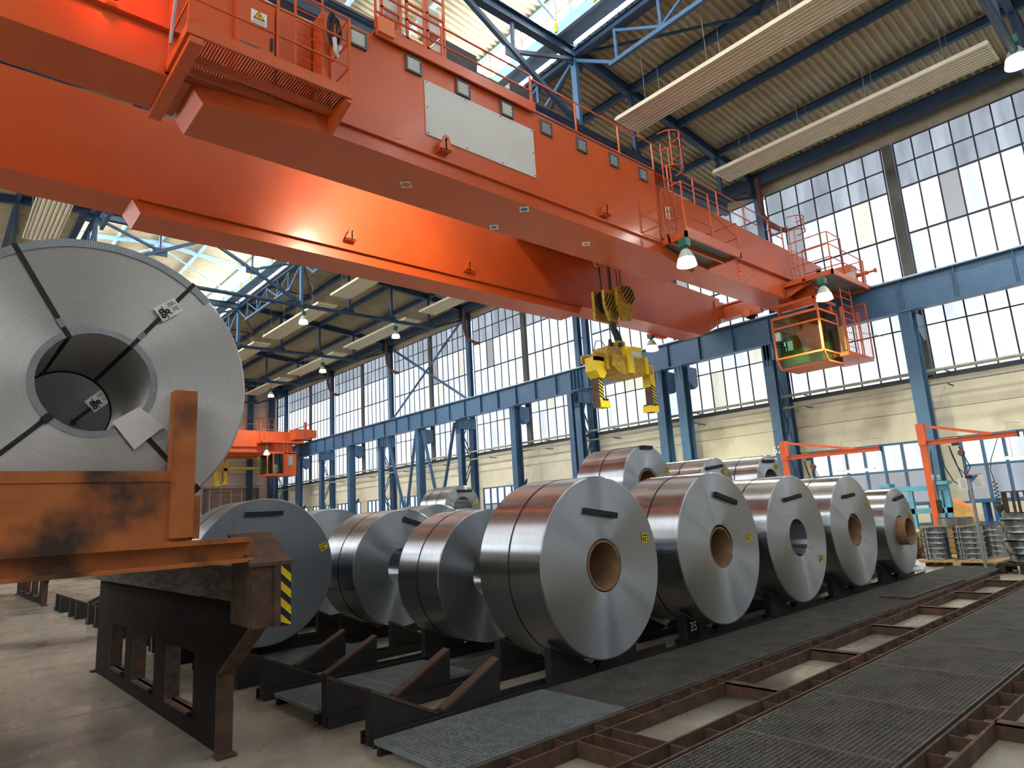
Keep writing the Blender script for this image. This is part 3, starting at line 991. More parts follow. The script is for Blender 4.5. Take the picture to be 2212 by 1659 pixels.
# blank panel with bolts
pl = MB().box(8.05, 11.57, 11.375, 11.40, 10.37, 11.79).build('blank_panel', 'panel_white', C, label='blank light grey rectangular panel')
bm = shared(MB().disc((0, 0, 0), .018, 8, 'y', -.012), 'bolt', 'grey_dark')
for x in (8.1, 9.25, 10.4, 11.52):
    for z in (10.42, 11.74):
        inst('bolt', bm, (x, 11.375, z), pl)
for x in (8.1, 11.52):
    inst('bolt', bm, (x, 11.375, 11.08), pl)
# lifting lugs
def lug(x, y, z, sign=-1):
    pts = []
    for t in range(9):
        a = math.pi * t / 8
        pts.append((x + .10 * math.cos(a), y + sign * .2, z + .30 + .10 * math.sin(a)))
    pts += [(x - .22, y + sign * .2, z + .05), (x - .2, y + sign * .2, z), (x + .16, y + sign * .2, z), (x + .16, y + sign * .2, z + .1)]
    o = MB().prism(pts, (0, .04, 0)).box(x - .18, x + .12, y + sign * .2, y, z - .01, z + .03).box(x - .04, x + .0, y + sign * .2, y, z + .0, z + .3).build('lifting_lug', 'orange', C)
    MB().disc((x, y + sign * .2 - .001, z + .29), .035, 12, 'y', -.003).build('lug_hole', 'black', o)
lug(8.5, 11.4, 10.02)
lug(14.25, 11.4, 9.98)
lug(9.2, 17.27, 10.12)
lug(13.75, 17.27, 10.08)
# ---- left platform
p1 = MB()
p1.box(2.66, 5.72, 10.56, 10.61, 9.86, 10.09)
p1.box(2.66, 5.72, 11.84, 11.89, 9.86, 10.0)
p1.box(2.66, 2.74, 10.6, 11.9, 9.86, 10.05)
p1.box(5.64, 5.72, 10.6, 11.4, 9.86, 10.05)
p1.box(2.72, 5.66, 11.18, 11.28, 9.80, 9.95)
p1.box(2.72, 5.66, 11.55, 11.62, 9.80, 9.95)
P1 = p1.build('platform', 'orange', C)
MB().beam((2.82, 10.55, 9.76), (2.82, 13.25, 9.76), .22, .12).build('support_arm', 'orange', P1)
MB().prism([(5.62, 10.6, 9.86), (5.62, 10.6, 9.78), (5.62, 11.42, 9.5), (5.62, 11.42, 9.86)], (.1, 0, 0)).build('support_arm', 'orange', P1)
grate(2.75, 5.63, 10.62, 11.85, 10.02, .052, 'y', .012, .035).build('grating_bars', 'grate_brown', P1, kind='stuff')
rail(C, [(2.7, 11.8, 10.05), (2.7, 10.58, 10.05), (4.22, 10.58, 10.05), (5.68, 10.58, 10.05), (5.68, 11.35, 10.05)], 1.62, (.52, 1.1), 1.5, r=.024)
MB().tube([(2.55, 11.1, 9.9), (2.75, 11.3, 13.2)], .03, 8).build('conduit', 'grey', C)
ladder(C, 4.82, 5.40, 11.2, 10.05, 12.5, .275, .9)
dr = MB().box(3.86, 4.62, 11.78, 11.9, 10.25, 12.2).build('door', 'orange', C)
MB().box(4.54, 4.58, 11.74, 11.78, 11.15, 11.42).build('door_handle', 'black', dr)
MB().box(3.95, 4.3, 11.765, 11.78, 10.98, 11.1).build('vent_slot', 'grey_dark', dr)
MB().box(4.7, 5.45, 11.85, 11.9, 10.2, 12.3).build('cover_panel', 'orange', C)
def warn(x, y, z, w, h, par):
    o = MB().box(x - w / 2, x + w / 2, y - .012, y, z - h / 2, z + h / 2).build('warning_sign', 'white', par, label='white warning sign with yellow lightning triangle')
    s = w * .38
    zc = z + h * .14
    MB().prism([(x - s, y - .014, zc - s * .7), (x + s, y - .014, zc - s * .7), (x, y - .014, zc + s)], (0, -.003, 0)).build('triangle_border', 'ink', o)
    s2 = s * .78
    MB().prism([(x - s2, y - .018, zc - s2 * .68), (x + s2, y - .018, zc - s2 * .68), (x, y - .018, zc + s2 * .95)], (0, -.003, 0)).build('triangle', 'sign_amber', o)
    MB().prism([(x + s * .1, y - .022, zc + s * .45), (x - s * .2, y - .022, zc - s * .08), (x, y - .022, zc - s * .05), (x - s * .05, y - .022, zc - s * .5), (x + s * .2, y - .022, zc + s * .08), (x, y - .022, zc + s * .08)], (0, -.002, 0)).build('lightning_bolt', 'ink', o)
    for k in range(3):
        MB().box(x - w * .38, x + w * .38, y - .014, y - .012, z - h * .28 - k * h * .07, z - h * .25 - k * h * .07).build('text_line', 'grey', o)
warn(4.3, 11.78, 11.78, .32, .30, dr)
# hanging cable bundle
hz = MB()
for k in range(5):
    c0 = 5.63 + .03 * (k - 2)
    hz.tube([(c0 + .10 * math.sin(t / 16 * 6.2832), 11.1 + .02 * (k % 3), 11.72 + (.40 - .03 * k) * math.cos(t / 16 * 6.2832)) for t in range(16)], .02, 6, closed=True)
hz.build('cable_bundle', 'black', C, smooth=True)
MB().tube([(5.6, 11.07, 11.5), (5.62, 11.06, 11.2), (5.68, 11.07, 11.12), (5.72, 11.06, 11.35)], .045, 8).build('cable_end', 'panel_white', C, smooth=True)
# ---- walkway on top of the machinery box
MB().box(6.72, 11.62, 11.26, 11.32, 12.28, 12.56).box(6.72, 11.62, 11.3, 13.0, 12.40, 12.44).build('top_walkway', 'orange', C)
MB().box(11.62, 17.9, 11.42, 13.0, 12.35, 12.38).build('top_walkway', 'orange', C)
rail(C, [(6.72, 11.3, 12.45), (8.55, 11.3, 12.45), (11.5, 11.3, 12.45)], .95, (.45,), 3, r=.026)
rail(C, [(11.62, 11.4, 12.38), (13.4, 11.4, 12.38), (15.35, 11.4, 12.38), (17.1, 11.4, 12.38)], 1.0, (.05,), 2, r=.026)
rail(C, [(6.72, 13.0, 12.4), (17.4, 13.0, 12.4)], 1.0, (.5,), 1.8)
def cabinet(x0, x1, y0, y1, z0, z1, m, side):
    o = MB().box(x0, x1, y0, y1, z0, z1).build('control_cabinet', m, C)
    MB().box(x0 - .015, x0, y0 + .05, y1 - .05, z0 + .05, z1 - .05).build('cabinet_side', side, o)
cabinet(9.0, 10.15, 11.9, 12.7, 12.45, 13.72, 'dark_steel', 'panel_white')
cabinet(10.25, 11.3, 11.9, 12.6, 12.45, 13.2, 'dark_steel', 'dark_steel')
cabinet(11.35, 12.2, 11.9, 12.6, 12.40, 13.5, 'dark_steel', 'panel_white')
for x in (7.05, 7.75, 8.35):
    o = MB().box(x, x + .06, 11.6, 11.66, 12.45, 14.6).box(x + .5, x + .56, 11.6, 11.66, 12.45, 14.6).build('frame', 'orange', C)
    for z in (12.9, 13.4, 13.9, 14.4):
        MB().box(x, x + .5, 11.6, 11.65, z, z + .05).build('frame_bar', 'orange', o)
MB().box(7.2, 7.7, 11.7, 12.1, 13.3, 14.6).build('control_cabinet', 'panel_white', C)
MB().box(8.4, 8.8, 11.7, 12.1, 13.5, 14.2).build('control_cabinet', 'panel_white', C)
MB().box(6.75, 7.15, 11.2, 11.3, 12.35, 12.75).build('cover_panel', 'orange_light', C)
# ---- second platform with caged ladder
p2 = MB()
for a in (10.5, 11.1, 11.8):
    p2.box(17.15, 20.45, a, a + .08, 9.80, 9.98)
for x in (17.15, 20.37):
    p2.box(x, x + .08, 10.5, 11.9, 9.80, 9.98)
p2.box(17.15, 20.45, 10.5, 10.53, 9.98, 10.12)
P2 = p2.build('platform', 'orange', C)
MB().box(17.2, 20.4, 10.55, 11.85, 9.94, 9.96).build('floor_plate', 'grey_dark', P2)
rail(C, [(17.2, 11.3, 9.98), (17.2, 10.54, 9.98), (18.75, 10.54, 9.98)], 1.7, (.55, 1.1), 1.6)
rail(C, [(20.4, 10.54, 9.98), (20.4, 11.8, 9.98)], 1.1, (.55,), 1.6)
MB().tube([(18.75, 10.54, 11.05), (20.4, 10.54, 10.55)], .02, 6).build('chain', 'orange', C)
def caged(x0, x1, y, z0, z1, zc, nr):
    lo = ladder(C, x0, x1, y, z0, z1, .28, 1.0)
    xm, w = (x0 + x1) / 2, .42
    for k in range(nr):
        z = zc + k * .62
        MB().tube([(xm + w * math.cos(a), y - .05 - w * 1.3 * math.sin(a), z) for a in [math.pi * t / 12 for t in range(13)]], .022, 6).build('cage_hoop', 'orange', lo)
    for a in (.25, .5, .75):
        MB().tube([(xm + w * math.cos(math.pi * a), y - .05 - w * 1.3 * math.sin(math.pi * a), zc), (xm + w * math.cos(math.pi * a), y - .05 - w * 1.3 * math.sin(math.pi * a), zc + .62 * (nr - 1))], .018, 6).build('cage_bar', 'orange', lo)
caged(17.45, 17.88, 11.28, 10.0, 12.4, 12.45, 3)
warn(18.35, 11.88, 11.45, .26, .5, C)
MB().box(17.95, 18.3, 11.6, 11.8, 10.1, 10.5).build('switch_box', 'orange', C)
MB().tube([(20.5, 10.7, 9.85), (20.5, 10.7, 9.4)], .015, 6).build('drop_cable', 'orange', C)
MB().lathe((20.5, 10.7, 9.2), [(.001, .2), (.11, .2), (.11, .17), (.05, .15), (.05, .02), (.001, 0)], 12).build('siren', 'sticker_orange', C)
# ---- railing along the narrow part of the girder
rail(C, [(18.8, 12.0, 12.35), (22.0, 12.0, 12.3), (24.0, 12.0, 12.25), (26.0, 12.0, 12.2), (27.2, 12.0, 12.15)], 1.1, (.55,), 1.9)
rail(C, [(18.8, 13.1, 12.35), (27.0, 13.1, 12.15)], 1.1, (.55,), 1.9)
# ---- end platform and driver's cab
p3 = MB()
p3.box(26.4, 30.2, 9.85, 9.92, 10.28, 10.48)
p3.box(26.4, 26.48, 9.85, 12.0, 10.28, 10.48)
p3.box(30.12, 30.2, 9.85, 12.0, 10.28, 10.48)
p3.box(26.4, 30.2, 11.0, 11.08, 10.24, 10.42)
P3 = p3.build('platform', 'orange', C)
MB().box(26.46, 30.15, 9.9, 11.95, 10.38, 10.41).build('floor_plate', 'grey_dark', P3)
MB().prism([(26.6, 11.9, 10.28), (26.6, 10.8, 10.28), (26.6, 11.9, 9.85)], (.06, 0, 0)).prism([(28.4, 11.9, 10.28), (28.4, 10.8, 10.28), (28.4, 11.9, 9.85)], (.06, 0, 0)).build('support_arm', 'orange', P3)
rail(C, [(26.5, 11.5, 10.48), (26.5, 9.9, 10.48), (27.75, 9.9, 10.48)], 1.62, (.55, 1.1), 1.3)
rail(C, [(27.75, 9.9, 10.48), (29.6, 9.9, 10.48), (29.95, 9.9, 10.48), (29.95, 11.4, 10.48)], 1.1, (.55,), 1.3)
rail(C, [(27.75, 9.9, 10.48), (27.75, 11.5, 10.48)], 1.62, (.55,), 1.6)
caged(27.2, 27.75, 11.7, 10.48, 12.2, 12.9, 2)
MB().box(28.6, 29.4, 10.6, 11.2, 10.48, 11.1).build('control_cabinet', 'orange', C)
MB().box(29.2, 29.5, 10.1, 10.5, 10.48, 11.0).build('control_cabinet', 'panel_white', C)
MB().tube([(30.4, 10.7, 11.15), (30.4, 9.9, 11.15)], .09, 10).tube([(30.4, 9.9, 11.15), (30.4, 9.6, 11.15)], .045, 8).tube([(30.4, 9.62, 11.15), (30.4, 9.55, 11.15)], .1, 10).build('buffer', 'orange', C)
MB().box(29.9, 30.6, 10.4, 11.9, 10.75, 11.6).build('carriage_nose', 'orange', C)
# cab: frame, tinted panes
cab = MB()
X0, X1, YA, YB, ZB, ZT = 26.3, 28.05, 10.62, 12.55, 7.05, 9.0
for x in (X0, X1):
    for y in (YA, YB):
        cab.beam((x, y, ZB + .25), (x, y, ZT), .07, .07)
for y in (YA, YB):
    for z in (ZB + .25, ZT - .42, ZT):
        cab.beam((X0, y, z), (X1, y, z), .07, .07)
    cab.beam((X0, y, ZB + .25), (X0 + .3, y, ZB - .15), .07, .07)
    cab.beam((X0 + .3, y, ZB - .15), (X1, y, ZB - .15), .07, .07)
for x in (X0, X1):
    for z in (ZB + .25, ZT - .42, ZT):
        cab.beam((x, YA, z), (x, YB, z), .07, .07)
CB = cab.build('cab', 'sticker_orange', C, label="driver's cab with orange frame and green tinted panes")
MB().box(X0 - .02, X1 + .05, YA - .02, YB + .05, ZT, ZT + .06).build('cab_roof', 'orange', CB)
MB().prism([(X0 + .3, YA, ZB - .2), (X1, YA, ZB - .2), (X1, YA, ZB - .1), (X0 + .3, YA, ZB - .1)], (0, YB - YA, 0)).build('cab_floor', 'orange', CB)
MB().box(X1 - .03, X1, YA, YB, ZB, ZT).build('cab_back', 'orange', CB)
MB().box(X0 + .4, X0 + .8, YA + .9, YB - .1, ZB, ZB + .6).build('console', 'olive', CB)
MB().box(X0 + 1.0, X0 + 1.3, YA + .15, YA + .5, ZB, ZB + .75).build('console', 'olive', CB)
MB().box(X0 + 1.05, X0 + 1.5, YA + .85, YA + 1.3, ZB - .1, ZB + .42).box(X0 + 1.42, X0 + 1.52, YA + .85, YA + 1.3, ZB + .42, ZB + .95).build('seat', 'black', CB)
gp = [(X0, YA, ZB + .27), (X0, YB, ZB + .27), (X0, YB, ZT - .44), (X0, YA, ZT - .44)]
MB().prism(gp, (.01, 0, 0)).build('pane', 'cab_glass', CB)
MB().prism([(X0, YA, ZT - .40), (X0, YB, ZT - .40), (X0, YB, ZT - .04), (X0, YA, ZT - .04)], (.01, 0, 0)).build('pane', 'cab_glass', CB)
MB().prism([(X0 + .02, YA, ZB + .23), (X0 + .29, YA, ZB - .13), (X0 + .29, YB, ZB - .13), (X0 + .02, YB, ZB + .23)], (.01, 0, .01)).build('pane', 'cab_glass', CB)
MB().prism([(X0, YA, ZB + .27), (X1, YA, ZB + .27), (X1, YA, ZT - .44), (X0, YA, ZT - .44)], (0, .01, 0)).build('pane', 'cab_glass', CB)
MB().prism([(X0, YA, ZT - .40), (X1, YA, ZT - .40), (X1, YA, ZT - .04), (X0, YA, ZT - .04)], (0, .01, 0)).build('pane', 'cab_glass', CB)
MB().prism([(X0, YA, ZB + .23), (X0 + .3, YA, ZB - .12), (X1, YA, ZB - .12), (X1, YA, ZB + .23)], (0, .01, 0)).build('pane', 'cab_glass', CB)
for x in (X0 + .1, X0 + 1.5):
    for y in (YA + .1, YB - .3):
        MB().prism([(x, y, ZT), (x + .3, y, ZT), (x + .2, y, ZT + .5), (x + .1, y, ZT + .5)], (0, .06, 0)).build('hanger', 'orange', CB)
MB().box(X0 - .1, X1 + .2, YA + .02, YA + .1, ZT + .45, ZT + .55).box(X0 - .1, X0, YA, YB, ZT + .45, ZT + .55).box(X0 + .9, X0 + 1.1, YA + .4, YB, ZT + .5, 10.3).build('hanger_frame', 'orange', CB)
MB().box(X0 - .12, X0, YB - .3, YB - .1, ZB + 1.0, ZB + 1.35).build('lamp_box', 'panel_white', CB)
# landing with mesh cage and ladder beside the cab
lm = MB().box(27.75, 30.3, 10.2, 11.5, 7.18, 7.34).build('cab_landing', 'orange', C)
ladder(C, 27.75, 28.75, 10.2, 7.34, 10.3, .3, 0)
for x in (27.45, 29.1):
    MB().box(x, x + .05, 10.18, 10.22, 7.34, 9.2).box(x + .2, x + .25, 10.18, 10.22, 7.34, 9.2).box(x, x + .25, 10.18, 10.22, 9.15, 9.2).box(x, x + .25, 10.18, 10.22, 8.5, 8.54).box(x, x + .25, 10.18, 10.22, 7.9, 7.94).build('gate_frame', 'orange', lm)
MB().box(28.5, 29.5, 10.9, 11.4, 7.34, 8.7).build('equipment_box', 'olive', lm)
q = MB()
for k in range(13):
    q.box(29.35 + .075 * k - .004, 29.35 + .075 * k + .004, 11.44, 11.45, 7.34, 9.75)
for k in range(16):
    q.box(30.265, 30.275, 10.22 + .08 * k - .004, 10.22 + .08 * k + .004, 7.34, 9.75)
for k in range(28):
    q.box(30.265, 30.275, 10.2, 11.45, 7.4 + .085 * k, 7.408 + .085 * k).box(29.35, 30.3, 11.44, 11.45, 7.4 + .085 * k, 7.408 + .085 * k)
q.build('mesh_screen', 'orange', lm, kind='stuff')
for p, q_ in (((30.28, 10.2, 7.3), (30.28, 10.2, 9.8)), ((30.28, 11.46, 7.3), (30.28, 11.46, 9.8)), ((30.28, 10.2, 9.8), (30.28, 11.46, 9.8)), ((29.3, 11.46, 9.8), (30.28, 11.46, 9.8)), ((29.3, 11.46, 7.3), (29.3, 11.46, 9.8))):
    MB().beam(p, q_, .05, .05).build('screen_frame', 'orange', lm)
MB().tube([(29.6, 10.25, 8.35), (30.9, 9.9, 8.3)], .015, 6).build('feeler_rod', 'grey', lm)
# ---- end carriages with wheels
def carriage(x, ya, yb, wheels):
    o = MB().box(x - .28, x + .28, ya, yb, 11.02, 11.75).box(x - .4, x + .4, ya, yb, 11.7, 11.78).build('end_carriage', 'orange', C)
    for y in wheels:
        w = MB().lathe((x - .12, y, 10.98), [(.001, 0), (.27, 0), (.27, .06), (.23, .07), (.23, .18), (.27, .19), (.27, .25), (.001, .25)], 24, 'x').build('wheel', 'dark_steel', C, smooth=True)
        MB().box(x - .36, x - .13, y - .75, y + .3, 10.85, 11.3).build('bogie_plate', 'orange', w)
        MB().lathe((x - .40, y, 10.98), [(.001, 0), (.2, 0), (.2, .05), (.001, .05)], 20, 'x').build('hub', 'sticker_orange', w)
carriage(31.09, 10.9, 19.4, (11.6, 15.9, 18.6))
carriage(-7.2, 10.9, 19.4, (11.6, 18.6))
for yy in (12.4, 17.7):
    MB().box(30.0, 31.2, yy - .5, yy + .5, 11.0, 11.9).build('girder_seat', 'orange', C)
# crane mounted lamps
for x, y, z, top in ((17.0, 10.52, 8.78, 9.82), (25.45, 9.95, 9.03, 10.3), (26.1, 18.6, 9.05, 9.83)):
    fl_ = MB().tube([(x, y, z + .84), (x, y, top)], .02, 6).build('floodlight', 'green', C)
    lamp_parts(fl_, x, y, z, 1.0)
    ld = bpy.data.lights.new('floodlight_beam', 'SPOT')
    ld.energy = 3200
    ld.color = (.95, 1.0, .72)
    ld.spot_size = R(140)
    ld.spot_blend = .7
    ld.shadow_soft_size = .25
    lo_ = bpy.data.objects.new('floodlight_beam', ld)
    w_ = wl(C)
    lo_.location = (x - w_[0], y - w_[1], z - .04 - w_[2])
    COL.objects.link(lo_)
    lo_.parent = C
MB().box(25.9, 27.2, 18.42, 18.7, 9.78, 9.83).build('lamp_bracket', 'orange', C)
# work lamps between the girders, light up the far girder
for x in (9.4,):
    o = MB().box(x - .2, x + .2, 13.16, 13.4, 11.35, 11.6).build('work_lamp', 'grey_dark', C)
    MB().box(x - .17, x + .17, 13.4, 13.41, 11.38, 11.57).build('lamp_face', 'lamp_glow_white', o)
    ld = bpy.data.lights.new('work_lamp_beam', 'SPOT')
    ld.energy = 1500
    ld.color = (1.0, .84, .58)
    ld.spot_size = R(120)
    ld.spot_blend = .9
    ld.shadow_soft_size = .5
    lo_ = bpy.data.objects.new('work_lamp_beam', ld)
    w_ = wl(C)
    lo_.location = (x - w_[0], 13.45 - w_[1], 11.45 - w_[2])
    lo_.rotation_euler = (R(72), 0, R(-12))
    COL.objects.link(lo_)
    lo_.parent = C
# red beacon on the near girder
o = MB().lathe((1.75, 11.62, 10.78), [(.001, 0), (.09, 0), (.09, .06), (.001, .06)], 16).build('beacon', 'dark_steel', C)
MB().lathe((1.75, 11.62, 10.84), [(.001, 0), (.07, 0), (.07, .12), (.04, .17), (.001, .18)], 16).build('beacon_dome', 'red_glow', o, smooth=True)
ld = bpy.data.lights.new('beacon_light', 'POINT')
ld.energy = 45
ld.color = (1, .05, .02)
ld.shadow_soft_size = .1
lo_ = bpy.data.objects.new('beacon_light', ld)
w_ = wl(C)
lo_.location = (1.75 - w_[0], 11.35 - w_[1], 11.0 - w_[2])
COL.objects.link(lo_)
lo_.parent = C
# trolley
T = thing('crane_trolley', 'orange hoist trolley riding between the two crane girders', 'trolley', (19.0, 15.2, 11.9))
MB().box(16.2, 21.2, 13.2, 17.2, 11.9, 12.3).build('frame', 'orange', T)
MB().lathe((16.9, 15.2, 12.8), [(.001, 0), (.5, 0), (.5, 4), (.001, 4)], 20, 'x').build('rope_drum', 'orange', T, smooth=True)
MB().box(16.4, 17.3, 16.2, 17.1, 12.3, 13.3).build('hoist_motor', 'grey', T)
MB().lathe((18.08, 14.9, 10.6), [(.06, 0), (.17, 0), (.15, .05), (.17, .1), (.06, .1)], 20, 'y', True).build('guide_sheave', 'sticker_orange', T, smooth=True)
MB().box(18.0, 18.16, 14.9, 15.0, 10.6, 11.95).build('sheave_arm', 'orange', T)

# ================================================================== HOOK BLOCK AND COIL GRAB
Hk = thing('hook_block', 'yellow and black striped hook block hanging on wire ropes', 'hook block', (19.0, 15.2, 8.3))
for x, y in ((18.42, 15.1), (18.5, 15.2), (18.98, 15.1), (19.05, 15.2), (19.1, 15.3), (19.5, 15.2), (19.7, 15.2)):
    MB().tube([(x, y, 9.5), (x - .1 if x < 18.9 else x - .02, y, 11.89)], .018, 5).build('wire_rope', 'rope', Hk)
def hexplate(cx, y, w, z0, z1, t, m, name):
    z = lambda f: z0 + (z1 - z0) * f
    return MB().prism([(cx - w * .5, y, z(.95)), (cx - w * .5, y, z(.45)), (cx - w * .22, y, z(0)), (cx + w * .25, y, z(0)), (cx + w * .5, y, z(.35)), (cx + w * .5, y, z(.95)), (cx + w * .2, y, z(1)), (cx - w * .2, y, z(1))][::-1], (0, t, 0)).build(name, m, Hk)
def stripes(par, cx, y, zc, r, n, ang, m='black', y2=None):
    """diagonal black bars clipped to a disc, one piece each"""
    for k in range(n):
        d = (k - (n - 1) / 2) * (2 * r / n)
        half = math.sqrt(max(.0, r * r - d * d)) * .96
        w = r / n * .48
        ca, sa = math.cos(ang), math.sin(ang)
        pts = [(-half, d - w), (half, d - w), (half, d + w), (-half, d + w)]
        MB().prism([(cx + a * ca - b * sa, y, zc + a * sa + b * ca) for a, b in pts], (0, -.006, 0)).build('stripe', m, par)
a = hexplate(18.72, 14.92, .82, 8.45, 9.65, .12, 'yellow_worn', 'cheek_plate')
stripes(a, 18.66, 14.915, 9.15, .36, 5, R(55))
stripes(a, 18.8, 14.915, 8.68, .22, 4, R(100))
b = hexplate(19.28, 14.72, .86, 8.5, 9.85, .16, 'yellow_worn', 'cheek_plate')
sh_ = MB().disc((19.42, 14.70, 9.5), .36, 24, 'y', -.05).build('sheave_cover', 'yellow_worn', Hk)
stripes(sh_, 19.42, 14.645, 9.5, .35, 5, R(48))
MB().lathe((18.75, 15.3, 9.3), [(.001, 0), (.42, 0), (.36, .06), (.42, .12), (.001, .12)], 24, 'y').lathe((19.35, 15.3, 9.4), [(.001, 0), (.42, 0), (.36, .06), (.42, .12), (.001, .12)], 24, 'y').build('sheave', 'dark_steel', Hk, smooth=True)
MB().box(18.4, 19.7, 15.5, 15.62, 8.6, 9.7).build('cheek_plate', 'yellow_worn', Hk)
MB().tube([(19.0, 15.2, 8.6), (19.02, 15.2, 8.25), (19.2, 15.2, 8.0), (19.28, 15.2, 7.75), (19.15, 15.2, 7.5), (18.9, 15.2, 7.45), (18.75, 15.2, 7.6), (18.74, 15.2, 7.8)], [.12, .12, .14, .15, .14, .12, .09, .05], 10).build('hook', 'dark_steel', Hk, smooth=True)

G = thing('coil_grab', 'yellow coil grab with two striped legs hanging from the hook', 'coil grab', (19.1, 15.2, 5.15))
def gb_(x0, x1, y0, y1, z0, z1, name, m='yellow_worn', par=None):
    return MB().box(x0, x1, y0, y1, z0, z1).build(name, m, par or G)
MB().prism([(18.5, 15.0, 7.1), (19.7, 15.0, 7.1), (19.35, 15.0, 7.75), (18.95, 15.0, 7.75)][::-1], (0, .12, 0)).build('hanger_plate', 'yellow_worn', G)
MB().prism([(18.5, 15.3, 7.1), (19.7, 15.3, 7.1), (19.35, 15.3, 7.75), (18.95, 15.3, 7.75)][::-1], (0, .12, 0)).build('hanger_plate', 'yellow_worn', G)
MB().tube([(19.05, 14.9, 7.58), (19.05, 15.55, 7.58)], .09, 12).build('hanger_pin', 'dark_steel', G)
gb_(18.15, 18.6, 14.85, 15.5, 7.05, 7.4, 'gear_box', 'yellow_worn')
gb_(19.1, 19.95, 14.7, 15.5, 7.05, 7.5, 'control_box', 'yellow')
gb_(19.3, 19.85, 14.68, 14.7, 7.1, 7.3, 'control_cover', 'panel_white')
MB().box(19.0, 19.25, 14.66, 14.7, 7.48, 7.56).build('status_light', 'led_blue', G)
MB().prism([(18.1, 14.6, 7.05), (20.1, 14.6, 7.05), (20.15, 14.6, 6.6), (19.7, 14.6, 6.35), (18.5, 14.6, 6.35), (18.0, 14.6, 6.65)], (0, 1.1, 0)).build('body', 'yellow_worn', G)
gb_(18.85, 19.15, 14.5, 14.6, 6.4, 7.1, 'body_rib', 'yellow')
gb_(19.9, 20.0, 14.5, 14.6, 6.45, 7.1, 'body_rib', 'yellow')
gb_(17.3, 18.3, 14.75, 14.85, 6.75, 7.05, 'slide_beam')
gb_(17.3, 18.3, 15.35, 15.45, 6.75, 7.05, 'slide_beam')
gb_(20.0, 20.75, 14.85, 15.35, 6.6, 6.9, 'slide_beam')
MB().tube([(18.2, 14.72, 6.85), (18.9, 14.72, 6.85)], .04, 8).tube([(18.25, 14.72, 6.6), (18.8, 14.72, 6.6)], .05, 8).build('hydraulic_rod', 'dark_steel', G)
gb_(17.75, 17.85, 14.6, 15.6, 6.45, 7.15, 'guide_plate')
def leg(x, s):
    head = MB().prism([(x - .32, 14.75, 6.9), (x + .22, 14.75, 6.9), (x + .22, 14.75, 6.35), (x + .1, 14.75, 6.15), (x - .12, 14.75, 6.15), (x - .32, 14.75, 6.4)][::-1], (0, .5, 0)).build('leg_head', 'yellow', G) if s < 0 else gb_(x - .15, x + .15, 14.9, 15.25, 6.1, 6.95, 'leg_head', 'yellow')
    l_ = gb_(x - .10, x + .13, 14.88, 15.2, 5.2, 6.3, 'leg', 'yellow')
    gb_(x - .13, x - .10, 14.88, 15.2, 5.1, 6.2, 'wear_plate', 'rust', l_)
    for k in range(6):
        z = 5.5 + k * .125
        MB().prism([(x - .1, 14.88, z), (x + .13, 14.88, z - .12), (x + .13, 14.88, z - .055), (x - .1, 14.88, z + .065)], (0, -.006, 0)).build('stripe', 'black', l_)
    gb_(x - .1 if s < 0 else x - .35, x + .4 if s < 0 else x + .16, 14.85, 15.22, 5.12, 5.36, 'foot', 'yellow')
    gb_(x + .05 if s < 0 else x - .25, x + .3 if s < 0 else x + .0, 14.83, 15.24, 5.36, 5.43, 'foot_pad', 'dark_steel')
leg(17.62, -1)
leg(20.72, 1)
MB().tube([(18.3, 15.0, 7.3), (18.0, 15.0, 7.6), (17.7, 15.0, 7.55), (17.55, 15.0, 7.2), (17.6, 15.0, 6.95)], .016, 6).build('hose', 'black', G)

